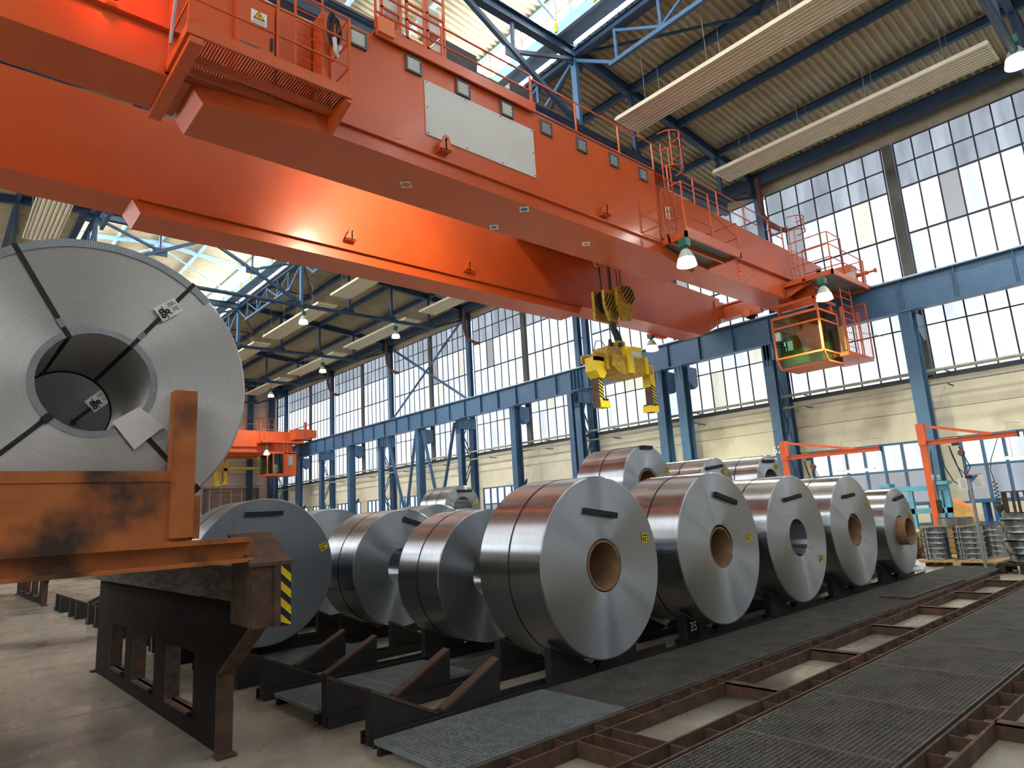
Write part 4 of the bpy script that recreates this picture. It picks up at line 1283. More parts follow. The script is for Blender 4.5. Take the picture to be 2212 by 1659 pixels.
# ================================================================== DRIVER
def person(loc):
    t = thing('person', 'crane driver in dark shirt and blue trousers sitting inside the cab', 'person', loc)
    x, y, z = 0, 0, 0
    V = [(0, 0, .45), (.02, 0, .62), (.02, 0, .82), (.02, 0, .95), (.0, 0, 1.06),             # 0-4 pelvis..neck
         (.0, -.2, .93), (-.08, -.26, .70), (-.3, -.2, .62),                                   # 5-7 left arm
         (.0, .2, .93), (-.08, .26, .70), (-.3, .2, .62),                                      # 8-10 right arm
         (-.05, -.1, .45), (-.42, -.13, .48), (-.45, -.13, .08), (-.58, -.13, .04),            # 11-14
         (-.05, .1, .45), (-.42, .13, .48), (-.45, .13, .08), (-.58, .13, .04)]
    E_ = [(0, 1), (1, 2), (2, 3), (3, 4), (3, 5), (5, 6), (6, 7), (3, 8), (8, 9), (9, 10), (0, 11), (11, 12), (12, 13), (13, 14), (0, 15), (15, 16), (16, 17), (17, 18)]
    rad = [.14, .14, .16, .13, .06, .065, .055, .04, .065, .055, .04, .10, .075, .055, .045, .10, .075, .055, .045]
    me = bpy.data.meshes.new('body')
    me.from_pydata(V, E_, [])
    o = bpy.data.objects.new('body', me)
    me.materials.append(MATS['cloth_dark'])
    place(o, t)
    md = o.modifiers.new('skin', 'SKIN')
    for i, r_ in enumerate(rad):
        sv = me.skin_vertices[0].data[i]
        sv.radius = (r_, r_)
    me.skin_vertices[0].data[0].use_root = True
    o.modifiers.new('sub', 'SUBSURF').levels = 1
    o.modifiers['sub'].render_levels = 1
    L0 = Vector(loc)
    MB().lathe(tuple(L0 + Vector((-.02, 0, 1.03))), [(.001, 0), (.06, .02), (.085, .09), (.09, .15), (.075, .21), (.04, .24), (.001, .25)], 14).build('head', 'skin', t, smooth=True)
    MB().lathe(tuple(L0 + Vector((0, 0, 1.14))), [(.096, .02), (.10, .07), (.085, .115), (.045, .145), (.001, .15)], 14).build('hair', 'hair', t, smooth=True)
    MB().lathe(tuple(L0 + Vector((-.115, 0, 1.12))), [(.001, 0), (.02, .01), (.001, .045)], 8).build('nose', 'skin', t)
    for s in (-1, 1):
        MB().tube([tuple(L0 + Vector((-.26, s * .205, .63))), tuple(L0 + Vector((-.40, s * .18, .60)))], [.042, .035], 8).build('forearm', 'skin', t, smooth=True)
        for k in range(5):
            MB().tube([tuple(L0 + Vector((-.39, s * .18 + (k - 2) * .015, .60))), tuple(L0 + Vector((-.44, s * .175 + (k - 2) * .017, .595 - .005 * abs(k - 2)))), tuple(L0 + Vector((-.46, s * .175 + (k - 2) * .017, .57)))], .008, 5).build('finger', 'skin', t)
        MB().tube([tuple(L0 + Vector((-.02, s * .1, .46))), tuple(L0 + Vector((-.42, s * .13, .49))), tuple(L0 + Vector((-.46, s * .13, .1)))], [.115, .09, .07], 10).build('trouser_leg', 'cloth_blue', t, smooth=True)
person((27.45, 11.7, 7.0))

# ================================================================== FLOOR RACKS
ZT0 = .10
def gmesh(L, Wd, m, name):
    q = MB()
    n = round(L / .034)
    for k in range(n + 1):
        x = -L / 2 + L * k / n
        q.box(x - .003, x + .003, -Wd / 2, Wd / 2, -.03, 0)
    n = round(Wd / .034)
    for k in range(n + 1):
        y = -Wd / 2 + Wd * k / n
        q.box(-L / 2, L / 2, y - .003, y + .003, -.022, -.001)
    return shared(q, name, m)
GF = {}
def grating(x0, x1, y0, y1, m, label, z=ZT0):
    L, Wd = round(x1 - x0 - .015, 3), round(y1 - y0, 3)
    key = (L, Wd, m)
    if key not in GF:
        fr = MB()
        fr.box(-L / 2, L / 2, -Wd / 2, -Wd / 2 + .01, -.035, 0).box(-L / 2, L / 2, Wd / 2 - .01, Wd / 2, -.035, 0)
        fr.box(-L / 2, -L / 2 + .01, -Wd / 2, Wd / 2, -.035, 0).box(L / 2 - .01, L / 2, -Wd / 2, Wd / 2, -.035, 0)
        GF[key] = (gmesh(L, Wd, m, 'bars'), shared(fr, 'frame', m), shared(MB().box(-L / 2, L / 2, -.02, .02, -.1, -.035), 'bearer', 'dark_steel'))
    t = thing('floor_grating', label, 'grating', ((x0 + x1) / 2, (y0 + y1) / 2, z), 'floor gratings')
    b, f_, br = GF[key]
    inst('bars', b, ((x0 + x1) / 2, (y0 + y1) / 2, z), t, kind='stuff')
    inst('frame', f_, ((x0 + x1) / 2, (y0 + y1) / 2, z), t)
    for yy in (y0 + .05, y1 - .05):
        inst('bearer', br, ((x0 + x1) / 2, yy, z), t)
NUM = ['first', 'second', 'third', 'fourth', 'fifth', 'sixth', 'seventh', 'eighth', 'ninth', 'tenth', 'eleventh', 'twelfth', 'thirteenth']
grating(2.54, 3.36, 3.57, 4.50, 'grating_new', 'clean silvery grating panel at the bottom, the corner panel')
grating(3.36, 4.19, 3.57, 4.50, 'grating_new', 'clean silvery grating panel at the bottom, beside the front coil')
for k in range(5):
    grating(4.19 + 2.26 * k, 4.19 + 2.26 * (k + 1), 3.57, 4.47, 'grating', 'dirty dark grating in front of the coil row, %s from the silvery panels' % NUM[k])
for k in range(11):
    grating(1.95 + 1.155 * k, 1.95 + 1.155 * (k + 1), 1.66, 2.66, 'grating', 'dark grating panel between the two rusty tracks, %s from the camera' % NUM[k])
for k in range(2):
    grating(2.62 + .83 * k, 2.62 + .83 * (k + 1), 5.58, 6.48, 'grating_new', 'grey grating panel between the empty saddles, %s' % ('left one at the floor' if k == 0 else 'right one by the coil'))
for k in range(2):
    grating(2.70 + .8 * k, 2.70 + .8 * (k + 1), 7.64, 8.52, 'grating_new', 'grey grating panel in front of the big left coil, %s' % ('left' if k == 0 else 'right'))
for k in range(4):
    grating(4.30 + 2.26 * k, 4.30 + 2.26 * (k + 1), 5.58, 6.06, 'grating', 'shaded grating behind the front coil row, %s from the left' % NUM[k])
# tracks
RP = shared(UNIT, 'rung_plate', 'rust')
def track(ya, yb, x0, x1, label, joints, crosses, rungs0):
    t = thing('floor_track', label, 'track frame', ((x0 + x1) / 2, (ya + yb) / 2, 0))
    w = .165
    for y in (ya, ya + w, yb - w, yb):
        MB().box(x0, x1, y - .009, y + .009, 0, ZT0).build('side_plate', 'rust', t)
    for y in (ya + w / 2, yb - w / 2):
        x = rungs0
        while x < x1:
            inst('rung_plate', RP, (x, y, ZT0 / 2 - .004), t, (.012, w - .02, ZT0 - .012))
            x += .4
    for x in crosses:
        MB().box(x, x + .012, ya + w, yb - w, 0, ZT0).box(x, x + .1, ya + w, yb - w, ZT0 - .012, ZT0).build('cross_beam', 'rust', t)
    for x in joints:
        MB().box(x, x + .014, ya + w, yb - w, 0, ZT0).build('joint_plate', 'rust', t)
    return t
tk = track(2.70, 3.52, 1.6, 14.1, 'rusty ladder-like floor track running past the front coils', (3.40, 3.58, 3.75), [5.25 + 1.585 * k for k in range(6)], 2.16)
BLT = shared(MB().lathe((0, 0, 0), [(.001, 0), (.022, 0), (.022, .018), (.011, .018), (.011, .035), (.001, .035)], 6, 'x'), 'bolt', 'galv')
for y in (2.93, 2.98, 3.22, 3.28):
    inst('bolt', BLT, (3.594, y, .055), tk)
    inst('bolt', BLT, (3.414, y, .055), tk)
track(.66, 1.62, 2.4, 14.5, 'rusty ladder-like floor track in the lower right corner', (), [5.33 + 1.585 * k for k in range(6)] + [3.745], 2.55)
t = thing('steel_angle', 'bent rusty angle bar lying on the grating near the last coil', 'steel bar', (11.5, 4.0, ZT0))
MB().beam((10.62, 4.04, .115), (10.58, 3.64, .115), .04, .03).build('short_leg', 'rust', t)
MB().beam((10.58, 3.64, .115), (13.0, 3.60, .115), .04, .03).build('long_leg', 'rust', t)

# ================================================================== SADDLES
VZ, VS = .1005, .483
def wedge_mesh(s):
    o, i = .62, .03
    b = MB().prism([(s * o, -.045, 0), (s * o, -.045, VZ + VS * o - .025), (s * i, -.045, VZ + VS * i - .025), (s * i, -.045, 0)][::s], (0, .09, 0))
    tp = MB().prism([(s * o, -.05, VZ + VS * o - .025), (s * o, -.05, VZ + VS * o), (s * i, -.05, VZ + VS * i), (s * i, -.05, VZ + VS * i - .025)][::s], (0, .10, 0))
    return shared(b, 'wedge', 'dark_steel'), shared(tp, 'liner', 'wood_top')
WM = {1: wedge_mesh(1), -1: wedge_mesh(-1)}
SBAR = shared(UNIT, 'base_bar', 'dark_steel')
ROWY = [(4.70, 5.42), (6.76, 7.48), (8.80, 9.52), (10.82, 11.54), (12.84, 13.56), (14.86, 15.58), (16.9, 17.6), (18.9, 19.6), (20.9, 21.6), (22.9, 23.6)]
COLX = [3.23, 5.10, 7.22, 9.20, 11.15, 13.12]
def saddle(ci, ri, label, group, x=None, ys=None):
    x = COLX[ci] if x is None else x
    ya, yb = ROWY[ri] if ys is None else ys
    t = thing('coil_saddle', label, 'coil saddle', (x, (ya + yb) / 2, 0), group)
    for y in (ya, yb):
        for s in (-1, 1):
            w = inst('wedge', WM[s][0], (x, y, 0), t)
            inst('liner', WM[s][1], (x, y, 0), w)
        for dy in (-.09, .09):
            inst('base_bar', SBAR, (x + .33, y + dy, .045), t, (1.92, .02, .09))
    return t
saddle(0, 0, 'empty black V shaped coil saddle nearest the silvery grating', 'empty coil saddles')
saddle(0, 1, 'empty black V shaped coil saddle just in front of the big left coil', 'empty coil saddles')
SN = ['far left', 'left', 'middle', 'fourth', 'fifth', 'last']
for ri in range(8):
    for ci in range(6):
        if ci == 0 and ri < 2:
            continue
        if ri >= 3 and ci > 1 or ri >= 5 and ci > 0:
            continue
        if ri == 2 and ci > 2:
            continue
        sx = saddle(ci, ri, 'dark coil saddle under the coil, column %s from the left, row %s from the front' % (NUM[ci], NUM[ri]), 'coil saddles under coils')
        if ci == 2 and ri == 0:
            text('chalk_number', '35', .14, (COLX[2] - .45, ROWY[0][0] - .052, .22), (R(90), 0, 0), 'panel_white', sx)
            MB().box(COLX[2] - .56, COLX[2] - .34, ROWY[0][0] - .05, ROWY[0][0] - .045, .06, .33).build('number_plate', 'black_steel', sx)

saddle(0, 0, 'dark coil saddle far back below the coil of the fourth row, middle', 'coil saddles under coils', 7.22, (10.5, 11.0))
saddle(0, 0, 'dark coil saddle far back, left one under the small stacked coil', 'coil saddles under coils', 8.25, (12.4, 12.95))
saddle(0, 0, 'dark coil saddle far back, right one under the small stacked coil', 'coil saddles under coils', 10.25, (12.4, 12.95))

# ================================================================== COILS
def winding(r, rb, L, n=96):
    return MB().lathe((0, 0, 0), [(rb, 0), (rb + .05, -.004), (r * .6, .002), (r - .012, 0), (r, .008), (r, L - .008), (r - .012, L), (rb, L)], n, 'y', True)
def coil(x, y, r, L, label, z=None, rb=.255, core=None, pad=None, tag=None, strap=(.5,), m='coil', group='steel coils in the rack', covered=False):
    zc = VZ + 1.1105 * r + .001 if z is None else z
    t = thing('steel_coil', label, 'coil', (x, y, zc - r), group)
    me = winding(r, rb if not covered else .002, L).mesh('winding', (0, 0, 0), True)
    me.materials.append(MATS[m])
    w = inst('winding', me, (x, y, zc), t)
    for f in strap:
        MB().lathe((x, y + L * f, zc), [(r + .001, -.009), (r + .004, -.009), (r + .004, .009), (r + .001, .009)], 64, 'y', True).build('strap', 'black', t)
    if core:
        # paper core sleeve: (inset or stick-out along the axis, offset down)
        st, dz = core
        MB().lathe((x + .004, y - st, zc - dz), [(rb - .012, 0), (rb - .035, 0), (rb - .035, L * .55 + st), (rb - .012, L * .55 + st)], 40, 'y', True).build('core_sleeve', 'card', t, smooth=True)
    if pad:
        px, pz, pw, pa = pad
        ca, sa = math.cos(pa), math.sin(pa)
        pts = [(-pw / 2, -.028), (pw / 2, -.028), (pw / 2, .028), (-pw / 2, .028)]
        MB().prism([(px + a * ca - b * sa, y - .003, pz + a * sa + b * ca) for a, b in pts], (0, -.03, 0)).build('foam_pad', 'foam', t)
    if tag:
        tx, tz, ta = tag
        ca, sa = math.cos(ta), math.sin(ta)
        F_ = lambda a, b, d: (tx + a * ca - b * sa, y - d, tz + a * sa + b * ca)
        o = MB().prism([F_(a, b, .004) for a, b in ((-.055, -.045), (.055, -.045), (.055, .045), (-.055, .045))], (0, -.003, 0)).build('yellow_label', 'label_yellow', t)
        for a0, a1, b0, b1 in ((-.045, .045, .022, .034), (-.045, -.03, -.035, .01), (-.015, .0, -.035, .01), (.02, .045, -.035, -.025), (.02, .045, -.005, .005)):
            MB().prism([F_(a, b, .008) for a, b in ((a0, b0), (a1, b0), (a1, b1), (a0, b1))], (0, -.002, 0)).build('print_mark', 'ink', o)
    return t
coil(5.09, 4.45, .87, .88, 'large bright coil at the front with wooden-coloured core, nearest the camera', z=1.062, core=(0.0, .0), pad=(5.085, 1.565, .48, R(-8)), tag=(5.77, 1.28, 0))
coil(7.23, 4.45, .885, .9, 'second coil of the front row, paper core, chalk number beside it', core=(-.01, .012), pad=(7.425, 1.645, .48, R(-14)), tag=(7.87, 1.15, R(-6)))
coil(9.21, 4.45, .86, .9, 'third coil of the front row, no core in its bore', pad=(9.17, 1.605, .5, R(6)), tag=(9.81, .73, R(10)))
coil(11.15, 4.45, .855, .9, 'fourth coil of the front row, paper core set deep', core=(-.02, .012), pad=(11.07, 1.585, .42, R(4)), tag=(11.79, 1.41, R(-10)))
coil(13.12, 4.45, .745, .9, 'last smaller coil of the front row, paper core sticking out', core=(.14, .012), pad=(13.2, 1.49, .45, R(7)), tag=(13.66, 1.17, R(-5)))
coil(5.07, 6.2, .75, .82, 'dark coil half hidden behind the large bright front coil', m='coil')
coil(5.15, 8.2, .79, .95, 'coil with slanted black pad, second behind the front coil', core=None, pad=(5.33, 1.58, .36, R(-18)), strap=(.45,))
coil(3.2, 8.2, .87, .9, 'big matt grey coil face behind the hazard striped beam', m='coil_dark', pad=(3.17, 1.79, .46, 0), tag=(3.95, 1.34, R(25)), z=1.105, rb=.255)
coil(3.23, 10.3, .84, .9, 'coil hidden mostly behind the big matt left coil', m='coil')
coil(3.23, 12.3, .85, .9, 'coil third deep in the far left column', m='coil')
coil(5.12, 10.3, .84, .95, 'coil peeking out between the two left coils, third row back', m='coil')
coil(5.12, 12.3, .82, .95, 'coil deep in the rack, fourth row back, left gap', m='coil')
coil(7.22, 6.2, .82, .9, 'coil carrying the upper copper-reflecting coil on its right', z=1.012)
coil(9.2, 6.2, .72, .9, 'coil in second row hidden behind the third front coil')
coil(11.15, 6.2, .74, .9, 'coil in second row hidden behind the fourth front coil')
coil(13.1, 6.2, .78, .9, 'coil in second row hidden behind the last front coil')
coil(7.22, 10.3, .84, .95, 'low coil below the small stacked coil at the back', m='coil')
coil(8.25, 12.2, .78, .95, 'back row coil left below the small stacked coil', m='coil')
coil(10.25, 12.2, .78, .95, 'back row coil right below the small stacked coil', m='coil')
coil(8.33, 6.25, .61, .95, 'coil stacked on top behind the two nearest coils, bore with paper core', z=1.93, core=(0, 0), pad=(8.35, 2.5, .26, 0), tag=(8.82, 2.14, 0), group='coils stacked in the second layer')
coil(10.27, 6.25, .53, .95, 'smaller stacked coil in the middle of the upper layer', z=1.84, pad=(10.2, 2.2, .5, R(6)), tag=(10.52, 2.13, R(25)), rb=.22, group='coils stacked in the second layer')
coil(12.17, 6.25, .53, .95, 'stacked coil at the right end of the upper layer', z=1.92, pad=(12.12, 2.32, .4, 0), tag=(12.46, 2.22, 0), group='coils stacked in the second layer')
coil(9.27, 12.2, .51, 1.0, 'small stacked coil far back above the left rows', z=1.82, pad=(9.33, 2.2, .4, 0), tag=(9.64, 1.96, 0), strap=(.35, .75), group='coils stacked in the second layer')

# ================================================================== FOREGROUND STAND WITH COIL
LX, LY, LZ, LR, LB, LL = .72, 4.52, 2.525, .885, .30, 1.15
BC = thing('packed_coil', 'huge strapped coil on the orange stand at the left edge', 'coil', (LX, LY, LZ - LR))
me = winding(LR, LB, LL, 160).mesh('winding', (0, 0, 0), True)
me.materials.append(MATS['coil_matt'])
inst('winding', me, (LX, LY, LZ), BC)
def crimp(r0, r1, a0, a1, n, m, name):
    q = MB()
    for k in range(n):
        t0 = a0 + (a1 - a0) * k / n
        t1 = a0 + (a1 - a0) * (k + .72) / n
        c0, s0, c1, s1 = math.cos(t0), math.sin(t0), math.cos(t1), math.sin(t1)
        q.prism([(LX + r0 * c0, LY - .002, LZ + r0 * s0), (LX + r0 * c1, LY - .002, LZ + r0 * s1), (LX + r1 * c1, LY - .002, LZ + r1 * s1), (LX + r1 * c0, LY - .002, LZ + r1 * s0)], (0, -.006, 0))
    return q
# crimped edge protectors (the teeth are too many and small to pick apart)
MB().lathe((LX, LY - .004, LZ), [(LR - .045, 0), (LR + .004, 0), (LR + .004, .12), (LR + .001, .12), (LR + .001, .003), (LR - .045, .003)], 120, 'y', True, R(44), R(200)).build('outer_edge_guard', 'mirror_edge', BC)
crimp(LR - .045, LR + .002, R(44), R(200), 190, 'mirror_edge', 'x').build('outer_edge_teeth', 'galv', BC, kind='stuff')
MB().lathe((LX, LY - .005, LZ), [(LB - .003, 0), (LB + .036, 0), (LB + .036, .003), (LB - .003, .003)], 96, 'y', True).build('bore_edge_guard', 'mirror_edge', BC)
crimp(LB - .002, LB + .036, 0, 2 * math.pi, 150, 'galv', 'x').build('bore_edge_teeth', 'galv', BC, kind='stuff')
MB().lathe((LX, LY + LL - .01, LZ), [(LB - .008, 0), (LB + .0, 0), (LB + .0, .03), (LB - .008, .03)], 64, 'y', True).build('far_bore_rim', 'dark_steel', BC)
def radial(a, r0, r1, w, d0, d1, m, name, par=BC):
    ca, sa = math.cos(a), math.sin(a)
    pts = [(r0, -w / 2), (r1, -w / 2), (r1, w / 2), (r0, w / 2)]
    return MB().prism([(LX + u * ca - v * sa, LY - d0, LZ + u * sa + v * ca) for u, v in pts], (0, -(d1 - d0), 0)).build(name, m, par)
for i, a in enumerate((R(120), R(53.5), R(226), R(312))):
    s_ = radial(a, LB - .005, LR + .004, .026, .011, .014, 'black', 'strap')
    ca, sa = math.cos(a), math.sin(a)
    for rr in (LB - .006, LR + .006):
        MB().beam((LX + rr * ca, LY - .012, LZ + rr * sa), (LX + rr * ca, LY + LL + .01, LZ + rr * sa), .026, .003, (ca, 0, sa)).build('strap_run', 'black', s_)
    if i < 2:
        radial(a, LB + .06, LB + .115, .032, .014, .020, 'mirror_edge', 'buckle')
    else:
        radial(a, LB + .0, LB + .05, .045, .014, .022, 'black', 'edge_clip')
        radial(a, LR - .04, LR + .005, .05, .014, .022, 'black', 'edge_clip')
def tag_card(cx, cz, a, sc, par, d=.016):
    ca, sa = math.cos(a), math.sin(a)
    P_ = lambda u, v, e=0: (cx + sc * (u * ca - v * sa), par[1] - d - e, cz + sc * (u * sa + v * ca))
    o = MB().prism([P_(u, v) for u, v in ((-.075, -.05), (.075, -.05), (.075, .05), (-.075, .05))], (0, -.002, 0)).build('strap_label', 'white', par[0], label='white strap label with three coil symbols and small text')
    for u, v in ((-.045, .012), (-.012, -.005), (-.05, -.022)):
        pts_o = [P_(u + .016 * math.cos(t), v + .016 * math.sin(t), .003) for t in [k / 14 * 6.2832 for k in range(14)]]
        MB().prism(pts_o, (0, -.001, 0)).build('coil_symbol', 'ink', o)
        MB().prism([P_(u + .004 * math.cos(t), v + .004 * math.sin(t), .0045) for t in [k / 8 * 6.2832 for k in range(8)]], (0, -.0008, 0)).build('symbol_dot', 'white', o)
    for u0, v0, u1, v1 in ((-.028, .038, -.03, -.045), (-.068, .0, -.022, .0), (-.01, -.02, .006, -.03)):
        dx, dz = u1 - u0, v1 - v0
        ll = math.hypot(dx, dz)
        nx, nz_ = -dz / ll * .003, dx / ll * .003
        MB().prism([P_(u0 + nx, v0 + nz_, .006), P_(u1 + nx, v1 + nz_, .006), P_(u1 - nx, v1 - nz_, .006), P_(u0 - nx, v0 - nz_, .006)], (0, -.0008, 0)).build('cross_line', 'ink', o)
    for body, u, v in (('NICHT', .035, .032), ('STAPELN', .038, .018), ("DON'T", .045, -.006), ('STACK', .045, -.020)):
        text('label_text', body, .015 * sc, P_(u, v, .004), (R(90), -a, 0), 'ink', o, ext=.0003)
tag_card(LX + .635 * math.cos(R(53.5)), LZ + .635 * math.sin(R(53.5)), R(38), 1.0, (BC, LY))
MB().prism([(.815, LY - .026, 2.285), (.955, LY - .026, 2.385), (1.10, LY - .026, 2.27), (.94, LY - .026, 2.12)], (0, -.004, 0)).build('document_pouch', 'plastic_white', BC)
# second coil behind, its bore closed by a cover, seen through the first bore
B2 = thing('packed_coil', 'grey covered coil seen through the bore of the big coil', 'coil', (LX, LY + LL + .5, LZ - LR))
me = winding(.86, .002, 1.1, 96).mesh('winding', (0, 0, 0), True)
me.materials.append(MATS['coil_dark'])
inst('winding', me, (LX, LY + LL + .5, LZ - .025), B2)
y2 = LY + LL + .5
MB().beam((.84, y2 - .006, 2.52), (1.16, y2 - .006, 2.83), .004, .028, (-.7, 0, .7)).build('strap', 'black', B2)
tag_card(1.015, 2.71, R(44), 1.15, (B2, y2), .01)
MB().box(.83, .87, y2 - .02, y2 - .005, 2.50, 2.54).build('edge_clip', 'black', B2)

S = thing('coil_stand', 'rusty orange and black steel stand carrying the huge coil', 'coil stand', (1.0, 7.2, 0))
MB().box(-.7, 1.25, 4.36, 4.42, 1.56, 1.98).build('end_plate', 'rust_orange', S)
MB().box(-.7, 1.12, 4.352, 4.36, 1.915, 1.925).build('plate_seam', 'rust_orange', S)
MB().box(1.115, 1.245, 4.33, 4.44, 1.58, 2.475).build('stop_post', 'rust_orange', S)
MB().box(1.225, 1.29, 4.36, 4.46, 1.57, 1.83).build('post_foot', 'rust_orange', S)
MB().box(-.7, 1.62, 4.34, 4.52, 1.53, 1.56).box(-.7, 1.62, 4.34, 4.52, 1.405, 1.43).box(-.7, 1.62, 4.42, 4.45, 1.43, 1.53).build('cross_beam', 'rust_orange', S)
for yy in (6.2, 8.0, 9.6):
    MB().box(-.5, 1.75, yy, yy + .15, 1.36, 1.56).build('cross_beam', 'black_steel', S)
for xx in (.3, 1.05):
    MB().box(xx, xx + .12, 4.45, 9.8, 1.56, 1.66).build('cradle_bar', 'old_wood', S)
eb = MB().loft([(1.60, 4.3, 1.0), (1.84, 4.3, 1.0), (1.87, 4.78, 1.0), (1.63, 4.78, 1.0)], [(1.60, 4.3, 1.375), (1.84, 4.3, 1.375), (1.87, 4.78, 1.56), (1.63, 4.78, 1.56)]).build('end_block', 'rust', S)
MB().loft([(1.575, 4.28, 1.372), (1.855, 4.28, 1.372), (1.885, 4.78, 1.563), (1.60, 4.78, 1.563)], [(1.575, 4.28, 1.395), (1.855, 4.28, 1.395), (1.885, 4.78, 1.585), (1.60, 4.78, 1.585)]).build('block_cap', 'rust', S)
MB().box(1.73, 1.768, 4.275, 4.31, .995, 1.372).build('block_flange', 'rust', S)
hp = MB().box(1.768, 1.838, 4.285, 4.30, .995, 1.372).build('hazard_plate', 'black', S)
for k in range(4):
    z = 1.375 - .1 * k
    zz = [z, z - .075, z - .135, z - .062]
    pts = [(1.768, 4.284, min(1.372, z)), (1.838, 4.284, z - .066), (1.838, 4.284, z - .118), (1.768, 4.284, z - .052)]
    pts = [(a, b, max(.996, min(1.372, c))) for a, b, c in pts]
    MB().prism(pts, (0, -.003, 0)).build('yellow_stripe', 'yellow', hp)
def side_panel(x, par, ya=5.4, yb=10.0, mt='black_steel', flip=1):
    L_ = yb - ya
    f = lambda v: ya + (v - 5.4) * L_ / 4.6
    q = MB()
    q.box(x - .015, x + .015, f(5.4), f(10), .64, 1.12)
    for a, b in ((5.4, 6.1), (6.75, 7.32), (7.95, 8.5), (9.0, 10.0)):
        q.box(x - .015, x + .015, f(a), f(b), .19, .64)
    q.box(x - .015, x + .015, f(5.4), f(10), 0, .19)
    po = q.prism([(x - .015, f(5.4), .56), (x - .015, f(5.4), 1.12), (x - .015, f(4.68), 1.12), (x - .015, f(4.68), 1.0)], (.03, 0, 0)).build('side_panel', mt, par)
    MB().box(x - .06, x + .06, f(5.38), f(5.4), 0, .56).beam((x, f(5.39), .56), (x, f(4.67), 1.0), .12, .02).build('edge_flange', 'rust', par)
    for a, b in ((6.1, 6.75), (7.32, 7.95), (8.5, 9.0)):
        MB().box(x - .06, x + .06, f(b) - .015, f(b), .19, .64).box(x - .06, x + .06, f(a), f(b), .17, .19).build('opening_flange', 'rust', par)
    MB().box(x - .07, x + .07, f(5.3), f(5.42), 0, .02).build('foot_plate', 'rust', par)
    MB().box(x - .07, x + .07, f(9.95), f(10.06), 0, .02).build('foot_plate', 'rust', par)
    MB().box(x - .12, x + .12, f(4.8), f(10), 1.12, 1.36).build('timber', 'old_wood', par)
side_panel(1.81, S)
side_panel(-.42, S)
S2 = thing('coil_stand', 'far brown steel trestle leg behind the stand on bare concrete', 'coil stand', (2.6, 24, 0))
side_panel(2.6, S2, 21.4, 27.5, 'black_steel')
side_panel(.4, S2, 21.4, 27.5, 'black_steel')
MB().box(.3, 2.7, 21.6, 21.8, 1.36, 1.56).box(.3, 2.7, 26.6, 26.8, 1.36, 1.56).build('cross_beam', 'black_steel', S2)

# ================================================================== RIGHT-HAND WORK AREA
def jib(x, y, top, arm, label, num=None, rz_=0, m='orange_jib'):
    """column-mounted swing crane; the arm points towards the viewer (-Y)"""
    t = thing('jib_crane', label, 'jib crane', (x, y, 0), 'swing jib cranes by the windows')
    MB().box(x - .10, x + .10, y - .10, y + .10, 0, top).build('post', m, t)
    MB().box(x - .25, x + .25, y - .25, y + .25, 0, .03).build('base_plate', m, t)
    MB().box(x - .13, x + .13, y - .13, y + .12, top - .75, top).build('head', m, t)
    a = MB().ibeam((x, y + .1, top - .68), (x, y - arm, top - .68), .14, .16, .02).build('arm', m, t)
    MB().beam((x, y - .1, top - .08), (x, y - arm * .75, top - .6), .08, .09).build('tie_bar', m, t)
    MB().box(x - .1, x + .1, y - arm - .02, y - arm, top - .78, top - .58).build('arm_stop', 'black', a)
    hy = y - .95
    MB().box(x - .06, x + .06, hy - .1, hy + .1, top - .86, top - .77).build('hoist_carriage', 'dark_steel', t)
    MB().lathe((x, hy - .12, top - 1.12), [(.001, -.08), (.09, -.08), (.11, 0), (.09, .08), (.001, .08)], 16, 'x').build('hoist', 'pipe_brown', t, smooth=True)
    MB().tube([(x, hy - .12, top - 1.25), (x, hy - .2, top - 1.5), (x, hy - .1, top - 1.75), (x, hy - .22, top - 2.0), (x, hy - .15, top - 2.3)], .012, 5).build('hoist_chain', 'black', t)
    MB().tube([(x, hy + .5, top - .8), (x, hy + .45, top - 1.5), (x, hy + .25, top - 2.05), (x, hy + .05, top - 2.2), (x, hy - .02, top - 1.9), (x, hy + .15, top - 1.2), (x, hy + .2, top - .85)], .018, 6).build('supply_cable', 'black', t, smooth=True)
    MB().tube([(x, hy + .2, top - .85), (x, hy + .05, top - 1.6), (x, hy - .15, top - 1.9), (x, hy - .3, top - 1.6), (x, hy - .08, top - .9)], .018, 6).build('supply_cable', 'black', t, smooth=True)
    if num:
        text('painted_number', num, .18, (x, y - .185, top - .95), (R(90), 0, 0), 'black', t)
        for s in (-1, 1):
            o = MB().box(x + s * .3 - .13, x + s * .3 + .13, y - .2, y - .19, 1.92, 2.1).build('tag_plate', 'white', t)
            MB().box(x + s * .3 - .08, x + s * .3 + .08, y - .203, y - .2, 1.95, 1.98).build('tag_print', 'ink', o)
        MB().box(x - .2, x - .05, y - .25, y - .12, .8, 1.25).build('pendant_control', 'black', t)
        MB().tube([(x - .1, y - .2, 1.25), (x - .05, y - .16, 2.4), (x + .05, y - .16, 2.9)], .02, 6).build('pendant_cable', 'black', t)
        MB().beam((x - .02, y - .17, 1.5), (x + .12, y - .17, 1.3), .01, .05, (0, 0, 1)).build('paper_strip', 'white', t)
    return t
jib(26.0, 7.65, 3.88, 2.7, 'orange jib crane numbered 11 in front of a blue column', '11')
jib(26.0, 12.65, 3.87, 3.6, 'bright orange jib crane right of the stacked coils')
jib(26.0, 20.1, 3.62, 1.8, 'red jib crane top showing above the stacked coils', m='red_paint')
